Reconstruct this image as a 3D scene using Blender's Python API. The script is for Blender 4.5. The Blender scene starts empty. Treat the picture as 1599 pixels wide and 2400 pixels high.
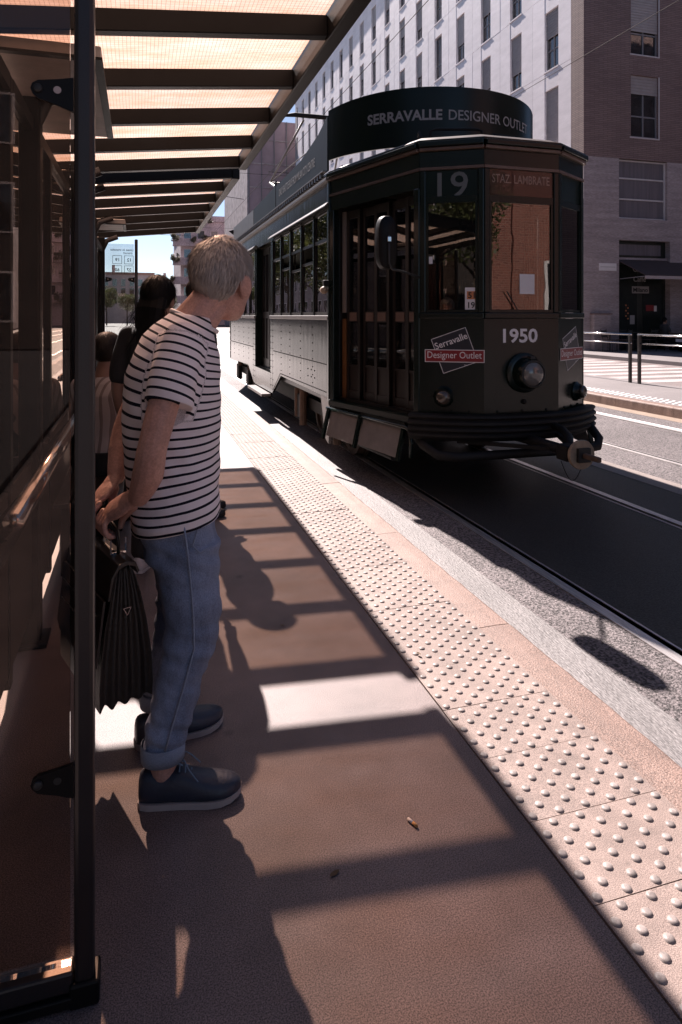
import bpy, bmesh, math, random
from mathutils import Vector, Matrix, noise
random.seed(7)
SC = bpy.context.scene
COL = SC.collection
# ------------------------------------------------------------------ camera
cam = bpy.data.cameras.new('camera')
cam_ob = bpy.data.objects.new('camera', cam); COL.objects.link(cam_ob)
cam_ob.location = (0, 0, 1.40)
cam_ob.rotation_euler = (math.radians(90), 0, math.radians(-16.918))
cam.sensor_fit = 'VERTICAL'; cam.sensor_height = 24.0
cam.lens = 24.0 * 1560 / 2400.0
cam.shift_y = -460.0 / 2400.0
cam.clip_start = 0.05; cam.clip_end = 5000
SC.camera = cam_ob
# ------------------------------------------------------------------ sky, sun, exposure
SUN_EL = math.radians(42.0)
sun_dir = Vector((-0.095, 1.0, 0)).normalized() * math.cos(SUN_EL) + Vector((0, 0, math.sin(SUN_EL)))
world = bpy.data.worlds.new('World'); SC.world = world; world.use_nodes = True
wn = world.node_tree.nodes; wl = world.node_tree.links
bg = wn['Background']
sky = wn.new('ShaderNodeTexSky'); sky.sky_type = 'NISHITA'; sky.sun_disc = False
sky.sun_elevation = SUN_EL
sky.sun_rotation = math.atan2(sun_dir.x, sun_dir.y)
sky.air_density = 0.6; sky.dust_density = 0.4; sky.ozone_density = 1.0
wl.new(sky.outputs['Color'], bg.inputs['Color']); bg.inputs['Strength'].default_value = 0.05
sun = bpy.data.lights.new('sun', 'SUN'); sun.energy = 5.0; sun.angle = math.radians(0.55); sun.color = (1.0, 0.88, 0.835)
sun_ob = bpy.data.objects.new('sun', sun); COL.objects.link(sun_ob)
sun_ob.location = (-5, 40, 40)
sun_ob.rotation_euler = sun_dir.to_track_quat('Z', 'Y').to_euler()
SC.view_settings.view_transform = 'Standard'; SC.view_settings.look = 'None'
SC.view_settings.exposure = 1.5; SC.view_settings.gamma = 1.0
SC.cycles.max_bounces = 8; SC.cycles.transparent_max_bounces = 16; SC.cycles.use_denoising = True
SC.cycles.sample_clamp_indirect = 6.0
SC.cycles.caustics_reflective = False; SC.cycles.caustics_refractive = False

# ------------------------------------------------------------------ helpers
def rgb(c): return (c[0], c[1], c[2], 1.0)
MATS = {}
def pmat(name, col, rough=0.6, metal=0.0, var=0.12, scale=4.0, fine=0.0, fscale=300.0, bump=0.0, bscale=200.0, spec=0.5,
         coat=0.0, stretch=None, col2=None, rnd=0.0, obj_space=False, spots=0.0, sscale=2.0):
    """a Principled material with two octaves of colour variation and a fine relief"""
    m = bpy.data.materials.new(name); m.use_nodes = True
    nt = m.node_tree; N = nt.nodes; L = nt.links; b = N['Principled BSDF']
    if obj_space:
        tc = N.new('ShaderNodeTexCoord'); vec = tc.outputs['Object']
    else:
        g = N.new('ShaderNodeNewGeometry'); vec = g.outputs['Position']
    if stretch:
        mp = N.new('ShaderNodeMapping'); mp.inputs['Scale'].default_value = stretch
        L.new(vec, mp.inputs['Vector']); vec = mp.outputs['Vector']
    n1 = N.new('ShaderNodeTexNoise'); n1.inputs['Scale'].default_value = scale; n1.inputs['Detail'].default_value = 5; n1.inputs['Roughness'].default_value = 0.62
    L.new(vec, n1.inputs['Vector'])
    r = N.new('ShaderNodeValToRGB'); r.color_ramp.elements[0].position = 0.3; r.color_ramp.elements[1].position = 0.72
    c2 = col2 or tuple(min(1, x * (1 + var)) for x in col)
    r.color_ramp.elements[0].color = rgb(tuple(x * (1 - var) for x in col)); r.color_ramp.elements[1].color = rgb(c2)
    L.new(n1.outputs['Fac'], r.inputs['Fac']); out = r.outputs['Color']
    if fine > 0:
        n2 = N.new('ShaderNodeTexNoise'); n2.inputs['Scale'].default_value = fscale; n2.inputs['Detail'].default_value = 2
        L.new(vec, n2.inputs['Vector'])
        r2 = N.new('ShaderNodeMapRange'); r2.inputs[1].default_value = 0.36; r2.inputs[2].default_value = 0.64
        r2.inputs[3].default_value = 1 - fine; r2.inputs[4].default_value = 1 + fine
        L.new(n2.outputs['Fac'], r2.inputs[0])
        mx = N.new('ShaderNodeMix'); mx.data_type = 'RGBA'; mx.blend_type = 'MULTIPLY'; mx.inputs[0].default_value = 1
        L.new(out, mx.inputs[6]); L.new(r2.outputs[0], mx.inputs[7]); out = mx.outputs[2]
    if spots > 0:                     # gum and oil spots trodden into the surface
        vo = N.new('ShaderNodeTexVoronoi'); vo.inputs['Scale'].default_value = sscale; vo.inputs['Randomness'].default_value = 1.0
        nz = N.new('ShaderNodeTexNoise'); nz.inputs['Scale'].default_value = 30; nz.inputs['Detail'].default_value = 2; L.new(vec, nz.inputs['Vector'])
        ad = N.new('ShaderNodeMath'); ad.operation = 'MULTIPLY_ADD'; ad.inputs[1].default_value = 0.05; L.new(nz.outputs['Fac'], ad.inputs[0]); L.new(vo.outputs['Distance'], ad.inputs[2]); L.new(vec, vo.inputs['Vector'])
        r4 = N.new('ShaderNodeMapRange'); r4.inputs[1].default_value = 0.06; r4.inputs[2].default_value = 0.095; r4.inputs[3].default_value = 1 - spots; r4.inputs[4].default_value = 1
        L.new(ad.outputs[0], r4.inputs[0])
        mx = N.new('ShaderNodeMix'); mx.data_type = 'RGBA'; mx.blend_type = 'MULTIPLY'; mx.inputs[0].default_value = 1
        L.new(out, mx.inputs[6]); L.new(r4.outputs[0], mx.inputs[7]); out = mx.outputs[2]
    if rnd > 0:
        oi = N.new('ShaderNodeObjectInfo'); r3 = N.new('ShaderNodeMapRange')
        r3.inputs[3].default_value = 1 - rnd; r3.inputs[4].default_value = 1 + rnd
        L.new(oi.outputs['Random'], r3.inputs[0])
        mx = N.new('ShaderNodeMix'); mx.data_type = 'RGBA'; mx.blend_type = 'MULTIPLY'; mx.inputs[0].default_value = 1
        L.new(out, mx.inputs[6]); L.new(r3.outputs[0], mx.inputs[7]); out = mx.outputs[2]
    L.new(out, b.inputs['Base Color'])
    b.inputs['Roughness'].default_value = rough; b.inputs['Metallic'].default_value = metal
    b.inputs['Specular IOR Level'].default_value = spec
    if coat: b.inputs['Coat Weight'].default_value = coat; b.inputs['Coat Roughness'].default_value = 0.06
    if bump > 0:
        n3 = N.new('ShaderNodeTexNoise'); n3.inputs['Scale'].default_value = bscale; n3.inputs['Detail'].default_value = 4
        L.new(vec, n3.inputs['Vector'])
        bp = N.new('ShaderNodeBump'); bp.inputs['Strength'].default_value = bump; bp.inputs['Distance'].default_value = 0.01
        L.new(n3.outputs['Fac'], bp.inputs['Height']); L.new(bp.outputs['Normal'], b.inputs['Normal'])
    MATS[name] = m
    return m

def glass_mat(name, tint=(0.9, 0.92, 0.9), dirt=0.05, dirt_col=(0.35, 0.28, 0.24), ior=1.5, rough=0.0, wavy=0.0, gain=1.7):
    """thin pane: tinted see-through, Fresnel mirror, uneven film of dirt"""
    m = bpy.data.materials.new(name); m.use_nodes = True
    nt = m.node_tree; N = nt.nodes; L = nt.links; N.remove(N['Principled BSDF']); out = N['Material Output']
    t = N.new('ShaderNodeBsdfTransparent'); t.inputs[0].default_value = rgb(tint)
    g = N.new('ShaderNodeBsdfGlossy'); g.inputs['Roughness'].default_value = rough
    fr = N.new('ShaderNodeFresnel'); fr.inputs[0].default_value = ior
    if wavy > 0:                     # old drawn glass bends what it mirrors
        ge = N.new('ShaderNodeNewGeometry'); nw = N.new('ShaderNodeTexNoise'); nw.inputs['Scale'].default_value = 4.5; nw.inputs['Detail'].default_value = 1; L.new(ge.outputs['Position'], nw.inputs['Vector'])
        bw = N.new('ShaderNodeBump'); bw.inputs['Strength'].default_value = wavy; bw.inputs['Distance'].default_value = 0.02; L.new(nw.outputs['Fac'], bw.inputs['Height']); L.new(bw.outputs['Normal'], g.inputs['Normal'])
    # both faces of a real pane mirror
    mm = N.new('ShaderNodeMath'); mm.operation = 'MULTIPLY'; mm.inputs[1].default_value = gain; mm.use_clamp = True
    L.new(fr.outputs[0], mm.inputs[0])
    mix = N.new('ShaderNodeMixShader'); L.new(mm.outputs[0], mix.inputs[0]); L.new(t.outputs[0], mix.inputs[1]); L.new(g.outputs[0], mix.inputs[2])
    d = N.new('ShaderNodeBsdfDiffuse'); d.inputs[0].default_value = rgb(dirt_col)
    geo = N.new('ShaderNodeNewGeometry'); nz = N.new('ShaderNodeTexNoise'); nz.inputs['Scale'].default_value = 3.0; nz.inputs['Detail'].default_value = 8
    L.new(geo.outputs['Position'], nz.inputs['Vector'])
    mr = N.new('ShaderNodeMapRange'); mr.inputs[1].default_value = 0.35; mr.inputs[2].default_value = 0.75; mr.inputs[3].default_value = dirt * 0.3; mr.inputs[4].default_value = dirt * 1.7
    L.new(nz.outputs['Fac'], mr.inputs[0])
    mix2 = N.new('ShaderNodeMixShader'); L.new(mr.outputs[0], mix2.inputs[0]); L.new(mix.outputs[0], mix2.inputs[1]); L.new(d.outputs[0], mix2.inputs[2])
    L.new(mix2.outputs[0], out.inputs[0])
    MATS[name] = m
    return m

def tag(o, label=None, cat=None, group=None, kind=None):
    if label: o['label'] = label
    if cat: o['category'] = cat
    if group: o['group'] = group
    if kind: o['kind'] = kind
    return o

def thing(name, loc, label, cat, group=None):
    o = bpy.data.objects.new(name, None); COL.objects.link(o); o.location = loc; o.empty_display_size = 0.1
    return tag(o, label, cat, group)

def root_loc(o):
    p = Vector((0, 0, 0))
    while o is not None:
        p = p + o.location; o = o.parent
    return p

def link(name, me, mat=None, parent=None, smooth=False, mods=None):
    """me holds world coordinates; they are shifted into the parent's frame"""
    if mat is not None and len(me.materials) == 0: me.materials.append(MATS[mat] if isinstance(mat, str) else mat)
    if smooth:
        for p in me.polygons: p.use_smooth = True
    o = bpy.data.objects.new(name, me); COL.objects.link(o)
    if parent is not None:
        o.parent = parent
        off = root_loc(parent)
        if off.length > 0: me.transform(Matrix.Translation(-off))
    return o

class MB:
    def __init__(s): s.v = []; s.f = []
    def add(s, v, f):
        b = len(s.v); s.v += [tuple(p) for p in v]; s.f += [tuple(i + b for i in q) for q in f]; return s
    def box(s, x0, x1, y0, y1, z0, z1):
        return s.add([(x0,y0,z0),(x1,y0,z0),(x1,y1,z0),(x0,y1,z0),(x0,y0,z1),(x1,y0,z1),(x1,y1,z1),(x0,y1,z1)],
                     [(0,3,2,1),(4,5,6,7),(0,1,5,4),(1,2,6,5),(2,3,7,6),(3,0,4,7)])
    def quad(s, a, b, c, d): return s.add([a, b, c, d], [(0, 1, 2, 3)])
    def fbox(s, F, a0, a1, z0, z1, d0, d1):
        """box in a facet frame: a along it, z up, d outward"""
        P = [F(a, d, z) for z in (z0, z1) for (a, d) in ((a0, d0), (a1, d0), (a1, d1), (a0, d1))]
        return s.add(P, [(0,3,2,1),(4,5,6,7),(0,1,5,4),(1,2,6,5),(2,3,7,6),(3,0,4,7)])
    def bar(s, p0, p1, w, h=None, up=(0, 0, 1)):
        p0 = Vector(p0); p1 = Vector(p1); h = h or w; t = (p1 - p0).normalized(); u = Vector(up)
        if abs(t.dot(u)) > 0.98: u = Vector((0, 1, 0))
        a = t.cross(u).normalized(); b = a.cross(t).normalized()
        P = [p + a * (w / 2 * i) + b * (h / 2 * j) for p in (p0, p1) for (i, j) in ((-1,-1),(1,-1),(1,1),(-1,1))]
        return s.add(P, [(0,1,2,3),(7,6,5,4),(0,4,5,1),(1,5,6,2),(2,6,7,3),(3,7,4,0)])
    def tube(s, pts, r, n=10, caps=True, ref=(0, 0, 1)):
        """round (or elliptic, r=(ra,rb)) tube through points; r may be a list"""
        pts = [Vector(p) for p in pts]; k = len(pts); rs = r if isinstance(r, list) else [r] * k
        base = len(s.v)
        for i, p in enumerate(pts):
            t = (pts[min(i + 1, k - 1)] - pts[max(i - 1, 0)]).normalized()
            if i == 0:
                u = Vector(ref)
                if abs(t.dot(u)) > 0.95: u = Vector((1, 0, 0)) if abs(t.x) < 0.9 else Vector((0, 1, 0))
                a = u.cross(t).normalized()
            else: a = (a - t * a.dot(t)).normalized()      # carry the frame along, no twist
            b = t.cross(a).normalized()
            ra, rb = rs[i] if isinstance(rs[i], tuple) else (rs[i], rs[i])
            for j in range(n):
                q = 2 * math.pi * j / n
                s.v.append(tuple(p + a * (ra * math.cos(q)) + b * (rb * math.sin(q))))
        for i in range(k - 1):
            for j in range(n):
                j2 = (j + 1) % n
                s.f.append((base + i*n + j, base + i*n + j2, base + (i+1)*n + j2, base + (i+1)*n + j))
        if caps:
            s.f.append(tuple(base + j for j in reversed(range(n)))); s.f.append(tuple(base + (k-1)*n + j for j in range(n)))
        return s
    def cyl(s, p0, p1, r, n=16): return s.tube([p0, p1], r, n)
    def lathe(s, c, axis, prof, n=24):
        """prof: list of (distance along axis, radius)"""
        c = Vector(c); t = Vector(axis).normalized(); u = Vector((0, 0, 1)) if abs(t.z) < 0.9 else Vector((1, 0, 0))
        a = u.cross(t).normalized(); b = t.cross(a).normalized(); base = len(s.v)
        for (d, r) in prof:
            for j in range(n):
                q = 2 * math.pi * j / n
                s.v.append(tuple(c + t * d + a * (r * math.cos(q)) + b * (r * math.sin(q))))
        for i in range(len(prof) - 1):
            for j in range(n):
                j2 = (j + 1) % n
                s.f.append((base + i*n + j, base + i*n + j2, base + (i+1)*n + j2, base + (i+1)*n + j))
        s.f.append(tuple(base + j for j in reversed(range(n)))); s.f.append(tuple(base + (len(prof)-1)*n + j for j in range(n)))
        return s
    def ell(s, c, r, n=14, m=10, R=None):
        c = Vector(c); base = len(s.v); rings = []
        for i in range(1, m):
            ph = math.pi * i / m
            for j in range(n):
                q = 2 * math.pi * j / n
                p = Vector((r[0]*math.sin(ph)*math.cos(q), r[1]*math.sin(ph)*math.sin(q), r[2]*math.cos(ph)))
                if R is not None: p = R @ p
                s.v.append(tuple(c + p))
        top = Vector((0, 0, r[2])); bot = Vector((0, 0, -r[2]))
        if R is not None: top = R @ top; bot = R @ bot
        s.v.append(tuple(c + top)); s.v.append(tuple(c + bot)); T = len(s.v) - 2; B = T + 1
        for i in range(m - 2):
            for j in range(n):
                j2 = (j + 1) % n
                s.f.append((base+i*n+j, base+(i+1)*n+j, base+(i+1)*n+j2, base+i*n+j2))
        for j in range(n):
            j2 = (j + 1) % n
            s.f.append((T, base + j, base + j2)); s.f.append((B, base+(m-2)*n+j2, base+(m-2)*n+j))
        return s
    def loft(s, rings, caps=True):
        n = len(rings[0]); base = len(s.v)
        for r in rings: s.v += [tuple(p) for p in r]
        for i in range(len(rings) - 1):
            for j in range(n):
                j2 = (j + 1) % n
                s.f.append((base+i*n+j, base+i*n+j2, base+(i+1)*n+j2, base+(i+1)*n+j))
        if caps:
            s.f.append(tuple(base + j for j in reversed(range(n)))); s.f.append(tuple(base+(len(rings)-1)*n+j for j in range(n)))
        return s
    def prism(s, poly, off):
        """closed prism: poly of 3D points swept by vector off"""
        n = len(poly); base = len(s.v); off = Vector(off)
        s.v += [tuple(p) for p in poly]; s.v += [tuple(Vector(p) + off) for p in poly]
        s.f.append(tuple(base + i for i in reversed(range(n)))); s.f.append(tuple(base + n + i for i in range(n)))
        for i in range(n):
            j = (i + 1) % n; s.f.append((base+i, base+j, base+n+j, base+n+i))
        return s
    def mesh(s, name, fix=True):
        me = bpy.data.meshes.new(name); me.from_pydata(s.v, [], s.f); me.update()
        if fix:
            bm = bmesh.new(); bm.from_mesh(me); bmesh.ops.recalc_face_normals(bm, faces=bm.faces); bm.to_mesh(me); bm.free()
        return me
    def build(s, name, mat, parent=None, smooth=False, bevel=0.0, autosmooth=False, fix=True):
        o = link(name, s.mesh(name, fix), mat, parent, smooth or autosmooth)
        if bevel > 0:
            b = o.modifiers.new('bevel', 'BEVEL'); b.width = bevel; b.segments = 2; b.limit_method = 'ANGLE'
        if autosmooth:
            es = o.modifiers.new('split', 'EDGE_SPLIT'); es.split_angle = math.radians(40)
        return o

def facet(p0, p1):
    """frame on a vertical face that runs from p0 to p1 (x, y); a along, d outward (right of the direction), z up"""
    p0 = Vector((p0[0], p0[1])); p1 = Vector((p1[0], p1[1])); t = (p1 - p0).normalized(); n = Vector((t.y, -t.x))
    def F(a, d, z): q = p0 + t * a + n * d; return (q.x, q.y, z)
    F.len = (p1 - p0).length
    return F

def text_data(body, size=1.0, bold=0.0, shear=0.0, align='CENTER', res=3):
    cu = bpy.data.curves.new('t', 'FONT'); cu.body = body; cu.size = size; cu.align_x = align; cu.align_y = 'CENTER'
    cu.offset = bold; cu.shear = shear; cu.resolution_u = res; cu.fill_mode = 'BOTH'
    o = bpy.data.objects.new('t', cu); COL.objects.link(o)
    dg = bpy.context.evaluated_depsgraph_get(); me = bpy.data.meshes.new_from_object(o.evaluated_get(dg))
    v = [tuple(p.co) for p in me.vertices]; f = [tuple(p.vertices) for p in me.polygons]
    bpy.data.objects.remove(o); bpy.data.curves.remove(cu); bpy.data.meshes.remove(me)
    return v, f

def text_on(F, body, size, a, z, d, mat, parent, rot=0.0, bold=0.0, shear=0.0, xs=1.0, name='lettering', width=None, flip=False):
    """flat lettering laid on a facet"""
    v, f = text_data(body, size, bold, shear)
    xs_ = [p[0] for p in v]; w = max(xs_) - min(xs_); cx = (max(xs_) + min(xs_)) / 2
    ys_ = [p[1] for p in v]; cy = (max(ys_) + min(ys_)) / 2
    if width: xs = width / w
    c, s = math.cos(rot), math.sin(rot); sg = -1 if flip else 1
    P = []
    for (x, y, _) in v:
        x = (x - cx) * xs * sg; y = y - cy
        P.append(F(a + x * c - y * s, d, z + x * s + y * c))
    mb = MB(); mb.add(P, f)
    return mb.build(name, mat, parent, fix=False)

def clone(o, parent=None, loc=None, name=None):
    c = o.copy(); COL.objects.link(c)
    if name: c.name = name
    if parent is not None: c.parent = parent
    if loc is not None: c.location = loc
    return c

def clone_tree(o, loc, rotz=None, parent=None):
    c = o.copy(); COL.objects.link(c); c.parent = parent
    if loc is not None: c.location = loc
    if rotz is not None: c.rotation_euler = (0, 0, rotz)
    for ch in list(o.children):
        clone_tree(ch, None, None, c)
    return c

def remesh(mb, voxel, smooth=4, name='skin'):
    """union of closed pieces as one continuous surface"""
    me = mb.mesh(name); o = bpy.data.objects.new('tmp', me); COL.objects.link(o)
    r = o.modifiers.new('r', 'REMESH'); r.mode = 'VOXEL'; r.voxel_size = voxel
    if smooth:
        q = o.modifiers.new('s', 'SMOOTH'); q.factor = 0.5; q.iterations = smooth
    dg = bpy.context.evaluated_depsgraph_get()
    out = bpy.data.meshes.new_from_object(o.evaluated_get(dg)); out.name = name
    bpy.data.objects.remove(o); bpy.data.meshes.remove(me)
    for p in out.polygons: p.use_smooth = True
    return out
# ------------------------------------------------------------------ materials
pmat('asphalt_platform', (0.155, 0.116, 0.109), 0.58, var=0.34, scale=2.2, fine=0.62, fscale=300, bump=0.22, bscale=330, spec=0.6, spots=0.4, sscale=2.6)
pmat('asphalt_road', (0.118, 0.102, 0.103), 0.72, var=0.25, scale=0.7, fine=0.85, fscale=80, bump=0.9, bscale=110, spec=0.45)
pmat('asphalt_tram_shade', (0.034, 0.034, 0.033), 0.55, var=0.25, scale=0.9, fine=0.7, fscale=110, bump=0.6, bscale=110, spec=0.35)  # darker road asphalt; the tram's shadow is deepened through its colour
pmat('side_asphalt', (0.19, 0.158, 0.155), 0.6, var=0.2, scale=0.5, fine=0.3, fscale=40)
pmat('asphalt_far', (0.095, 0.087, 0.088), 0.75, var=0.25, scale=0.35, fine=0.2, fscale=60)
pmat('gutter', (0.175, 0.163, 0.161), 0.6, var=0.2, scale=9, fine=0.35, fscale=240, bump=0.5, bscale=120, stretch=(1, 0.25, 1))
pmat('granite', (0.215, 0.142, 0.116), 0.6, var=0.18, scale=7, fine=0.42, fscale=230, bump=0.4, bscale=200, rnd=0.1)
pmat('tactile', (0.225, 0.167, 0.145), 0.65, spots=0.25, sscale=7, var=0.28, scale=7, fine=0.45, fscale=420, bump=0.2, bscale=300, rnd=0.10)
pmat('bump_worn', (0.255, 0.215, 0.20), 0.5, var=0.4, scale=45, fine=0.15, fscale=500)
pmat('concrete_strip', (0.24, 0.20, 0.185), 0.75, var=0.15, scale=3, fine=0.3, fscale=200, bump=0.4)
pmat('white_paint', (0.78, 0.76, 0.75), 0.6, var=0.12, scale=5, fine=0.12, fscale=200)
pmat('worn_paint', (0.40, 0.345, 0.335), 0.7, var=0.25, scale=1.5, fine=0.2, fscale=40)
pmat('sand_strip', (0.27, 0.20, 0.15), 0.7, var=0.15, scale=3, fine=0.25, fscale=200)
pmat('rail_steel', (0.78, 0.73, 0.72), 0.46, metal=1.0, var=0.3, scale=8, stretch=(8, 0.5, 1))
pmat('groove', (0.05, 0.045, 0.045), 0.7)
pmat('far_pavement', (0.19, 0.17, 0.17), 0.7, var=0.15, scale=0.8, fine=0.2, fscale=90)
pmat('shelter_steel', (0.007, 0.0065, 0.0065), 0.42, metal=0.0, var=0.25, scale=6, bump=0.05, bscale=300, spec=0.18)
pmat('pole_paint', (0.020, 0.016, 0.0155), 0.32, var=0.2, scale=5, bump=0.05, bscale=250)
pmat('fixture', (0.42, 0.38, 0.36), 0.5, var=0.2, scale=6)
pmat('chrome', (0.6, 0.58, 0.57), 0.16, metal=1.0, var=0.1)
pmat('dark_steel', (0.03, 0.03, 0.03), 0.5, metal=0.0, var=0.3, spec=0.3)
pmat('wire', (0.05, 0.045, 0.045), 0.8, spec=0.1)
pmat('rust', (0.10, 0.06, 0.04), 0.7, var=0.4, scale=12)
pmat('kick_panel', (0.018, 0.014, 0.0125), 0.45, var=0.35, scale=3, spec=0.25)
glass_mat('pane', (0.86, 0.76, 0.69), 0.045, (0.18, 0.13, 0.11), ior=1.38, gain=1.1)
glass_mat('pane_back', (0.93, 0.89, 0.85), 0.03, (0.25, 0.2, 0.17), ior=1.5, wavy=0.02)
glass_mat('pane_clear', (0.82, 0.84, 0.83), 0.08, (0.5, 0.46, 0.43))
glass_mat('tram_glass', (0.55, 0.56, 0.52), 0.03, (0.2, 0.17, 0.15), ior=1.6, wavy=0.015)
glass_mat('blind_glass', (0.9, 0.88, 0.86), 0.02, (0.2, 0.15, 0.13), ior=1.22)
glass_mat('bldg_glass', (0.16, 0.17, 0.19), 0.12, (0.2, 0.2, 0.22), ior=1.8, wavy=0.05)
# amber wired roof sheets: sun passes straight and scattered
def roof_sheet():
    m = bpy.data.materials.new('roof_sheet'); m.use_nodes = True
    nt = m.node_tree; N = nt.nodes; L = nt.links; N.remove(N['Principled BSDF']); out = N['Material Output']
    g = N.new('ShaderNodeNewGeometry'); sp = N.new('ShaderNodeSeparateXYZ'); L.new(g.outputs['Position'], sp.inputs[0])
    def wire(sock, per, wid):
        a = N.new('ShaderNodeMath'); a.operation = 'MULTIPLY'; a.inputs[1].default_value = 1 / per; L.new(sock, a.inputs[0])
        b = N.new('ShaderNodeMath'); b.operation = 'FRACT'; L.new(a.outputs[0], b.inputs[0])
        c = N.new('ShaderNodeMath'); c.operation = 'LESS_THAN'; c.inputs[1].default_value = wid; L.new(b.outputs[0], c.inputs[0]); return c.outputs[0]
    w = N.new('ShaderNodeMath'); w.operation = 'MAXIMUM'
    L.new(wire(sp.outputs[0], 0.0155, 0.07), w.inputs[0]); L.new(wire(sp.outputs[1], 0.02, 0.05), w.inputs[1])
    mp = N.new('ShaderNodeMapping'); mp.inputs['Scale'].default_value = (1.0, 3.5, 1.0); L.new(g.outputs['Position'], mp.inputs['Vector'])
    n = N.new('ShaderNodeTexNoise'); n.inputs['Scale'].default_value = 2.6; n.inputs['Detail'].default_value = 9; n.inputs['Roughness'].default_value = 0.65; L.new(mp.outputs[0], n.inputs['Vector'])
    r = N.new('ShaderNodeValToRGB'); e = r.color_ramp.elements
    e[0].position = 0.30; e[0].color = (0.70, 0.43, 0.285, 1); e[1].position = 0.68; e[1].color = (0.86, 0.635, 0.535, 1)
    L.new(n.outputs['Fac'], r.inputs['Fac'])
    oi = N.new('ShaderNodeObjectInfo'); mo = N.new('ShaderNodeMapRange'); mo.inputs[3].default_value = 0.86; mo.inputs[4].default_value = 1.08; L.new(oi.outputs['Random'], mo.inputs[0])
    n2 = N.new('ShaderNodeTexNoise'); n2.inputs['Scale'].default_value = 16; n2.inputs['Detail'].default_value = 6; L.new(mp.outputs[0], n2.inputs['Vector'])
    m3 = N.new('ShaderNodeMapRange'); m3.inputs[1].default_value = 0.3; m3.inputs[2].default_value = 0.7; m3.inputs[3].default_value = 0.85; m3.inputs[4].default_value = 1.06; L.new(n2.outputs['Fac'], m3.inputs[0])
    mm_ = N.new('ShaderNodeMath'); mm_.operation = 'MULTIPLY'; L.new(mo.outputs[0], mm_.inputs[0]); L.new(m3.outputs[0], mm_.inputs[1])
    mv_ = N.new('ShaderNodeMix'); mv_.data_type = 'RGBA'; mv_.blend_type = 'MULTIPLY'; mv_.inputs[0].default_value = 1; L.new(r.outputs['Color'], mv_.inputs[6]); L.new(mm_.outputs[0], mv_.inputs[7])
    mx = N.new('ShaderNodeMix'); mx.data_type = 'RGBA'; mx.inputs[7].default_value = (0.16, 0.10, 0.07, 1)
    L.new(w.outputs[0], mx.inputs[0]); L.new(mv_.outputs[2], mx.inputs[6])
    tl = N.new('ShaderNodeBsdfTranslucent'); L.new(mx.outputs[2], tl.inputs[0])
    tr = N.new('ShaderNodeBsdfTransparent'); L.new(mx.outputs[2], tr.inputs[0])
    df = N.new('ShaderNodeBsdfDiffuse'); L.new(mx.outputs[2], df.inputs[0])
    m1 = N.new('ShaderNodeMixShader'); m1.inputs[0].default_value = 0.33; L.new(tl.outputs[0], m1.inputs[1]); L.new(tr.outputs[0], m1.inputs[2])
    m2 = N.new('ShaderNodeMixShader'); m2.inputs[0].default_value = 0.10; L.new(m1.outputs[0], m2.inputs[1]); L.new(df.outputs[0], m2.inputs[2])
    L.new(m2.outputs[0], out.inputs[0]); MATS['roof_sheet'] = m
roof_sheet()
# tram
pmat('tram_green', (0.004, 0.0085, 0.0065), 0.25, var=0.25, scale=3, spec=0.36, bump=0.03, bscale=9)
pmat('tram_side', (0.012, 0.013, 0.012), 0.13, var=0.3, scale=3, spec=0.13, bump=0.22, bscale=10, stretch=(1, 1, 0.25))
pmat('tram_trim', (0.13, 0.08, 0.06), 0.35, var=0.2, scale=10)
pmat('tram_grey', (0.16, 0.145, 0.14), 0.4, var=0.2, scale=7)
pmat('tram_roof', (0.16, 0.135, 0.125), 0.5, var=0.2, scale=3)
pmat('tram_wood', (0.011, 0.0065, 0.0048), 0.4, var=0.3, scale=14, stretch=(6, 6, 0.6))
pmat('tram_ochre', (0.14, 0.06, 0.022), 0.45, var=0.15, scale=8)
pmat('tram_cream', (0.20, 0.165, 0.14), 0.5, var=0.1)
pmat('under_black', (0.009, 0.008, 0.0075), 0.65, var=0.4, scale=10, spec=0.3)
pmat('mirror_black', (0.003, 0.003, 0.003), 0.5, spec=0.2)
pmat('sign_green', (0.002, 0.0085, 0.006), 0.32, var=0.15, scale=2, spec=0.3)
pmat('sign_side', (0.022, 0.024, 0.024), 0.42, var=0.2, scale=2, spec=0.08)
pmat('letter_white', (0.74, 0.70, 0.70), 0.5, var=0.05)
pmat('letter_grey', (0.32, 0.30, 0.29), 0.5, var=0.05)
pmat('letter_rose', (0.50, 0.40, 0.38), 0.5, var=0.05)
pmat('letter_dim', (0.13, 0.135, 0.13), 0.5, var=0.05)
pmat('logo_red', (0.22, 0.012, 0.018), 0.35, var=0.05)
pmat('logo_navy', (0.012, 0.014, 0.024), 0.35, var=0.05)
pmat('dest_red', (0.055, 0.010, 0.009), 0.3, var=0.1)
pmat('lamp_glass', (0.14, 0.13, 0.12), 0.08, var=0.2, scale=8, coat=0.6)
pmat('lamp_amber', (0.06, 0.045, 0.035), 0.12, var=0.2, coat=0.5)
pmat('paper', (0.72, 0.68, 0.67), 0.7, var=0.05)
pmat('orange_print', (0.55, 0.20, 0.08), 0.6, var=0.05)
pmat('black_print', (0.01, 0.01, 0.01), 0.6, var=0.05)
pmat('buffer_disc', (0.30, 0.22, 0.15), 0.6, var=0.3, scale=20)
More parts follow.
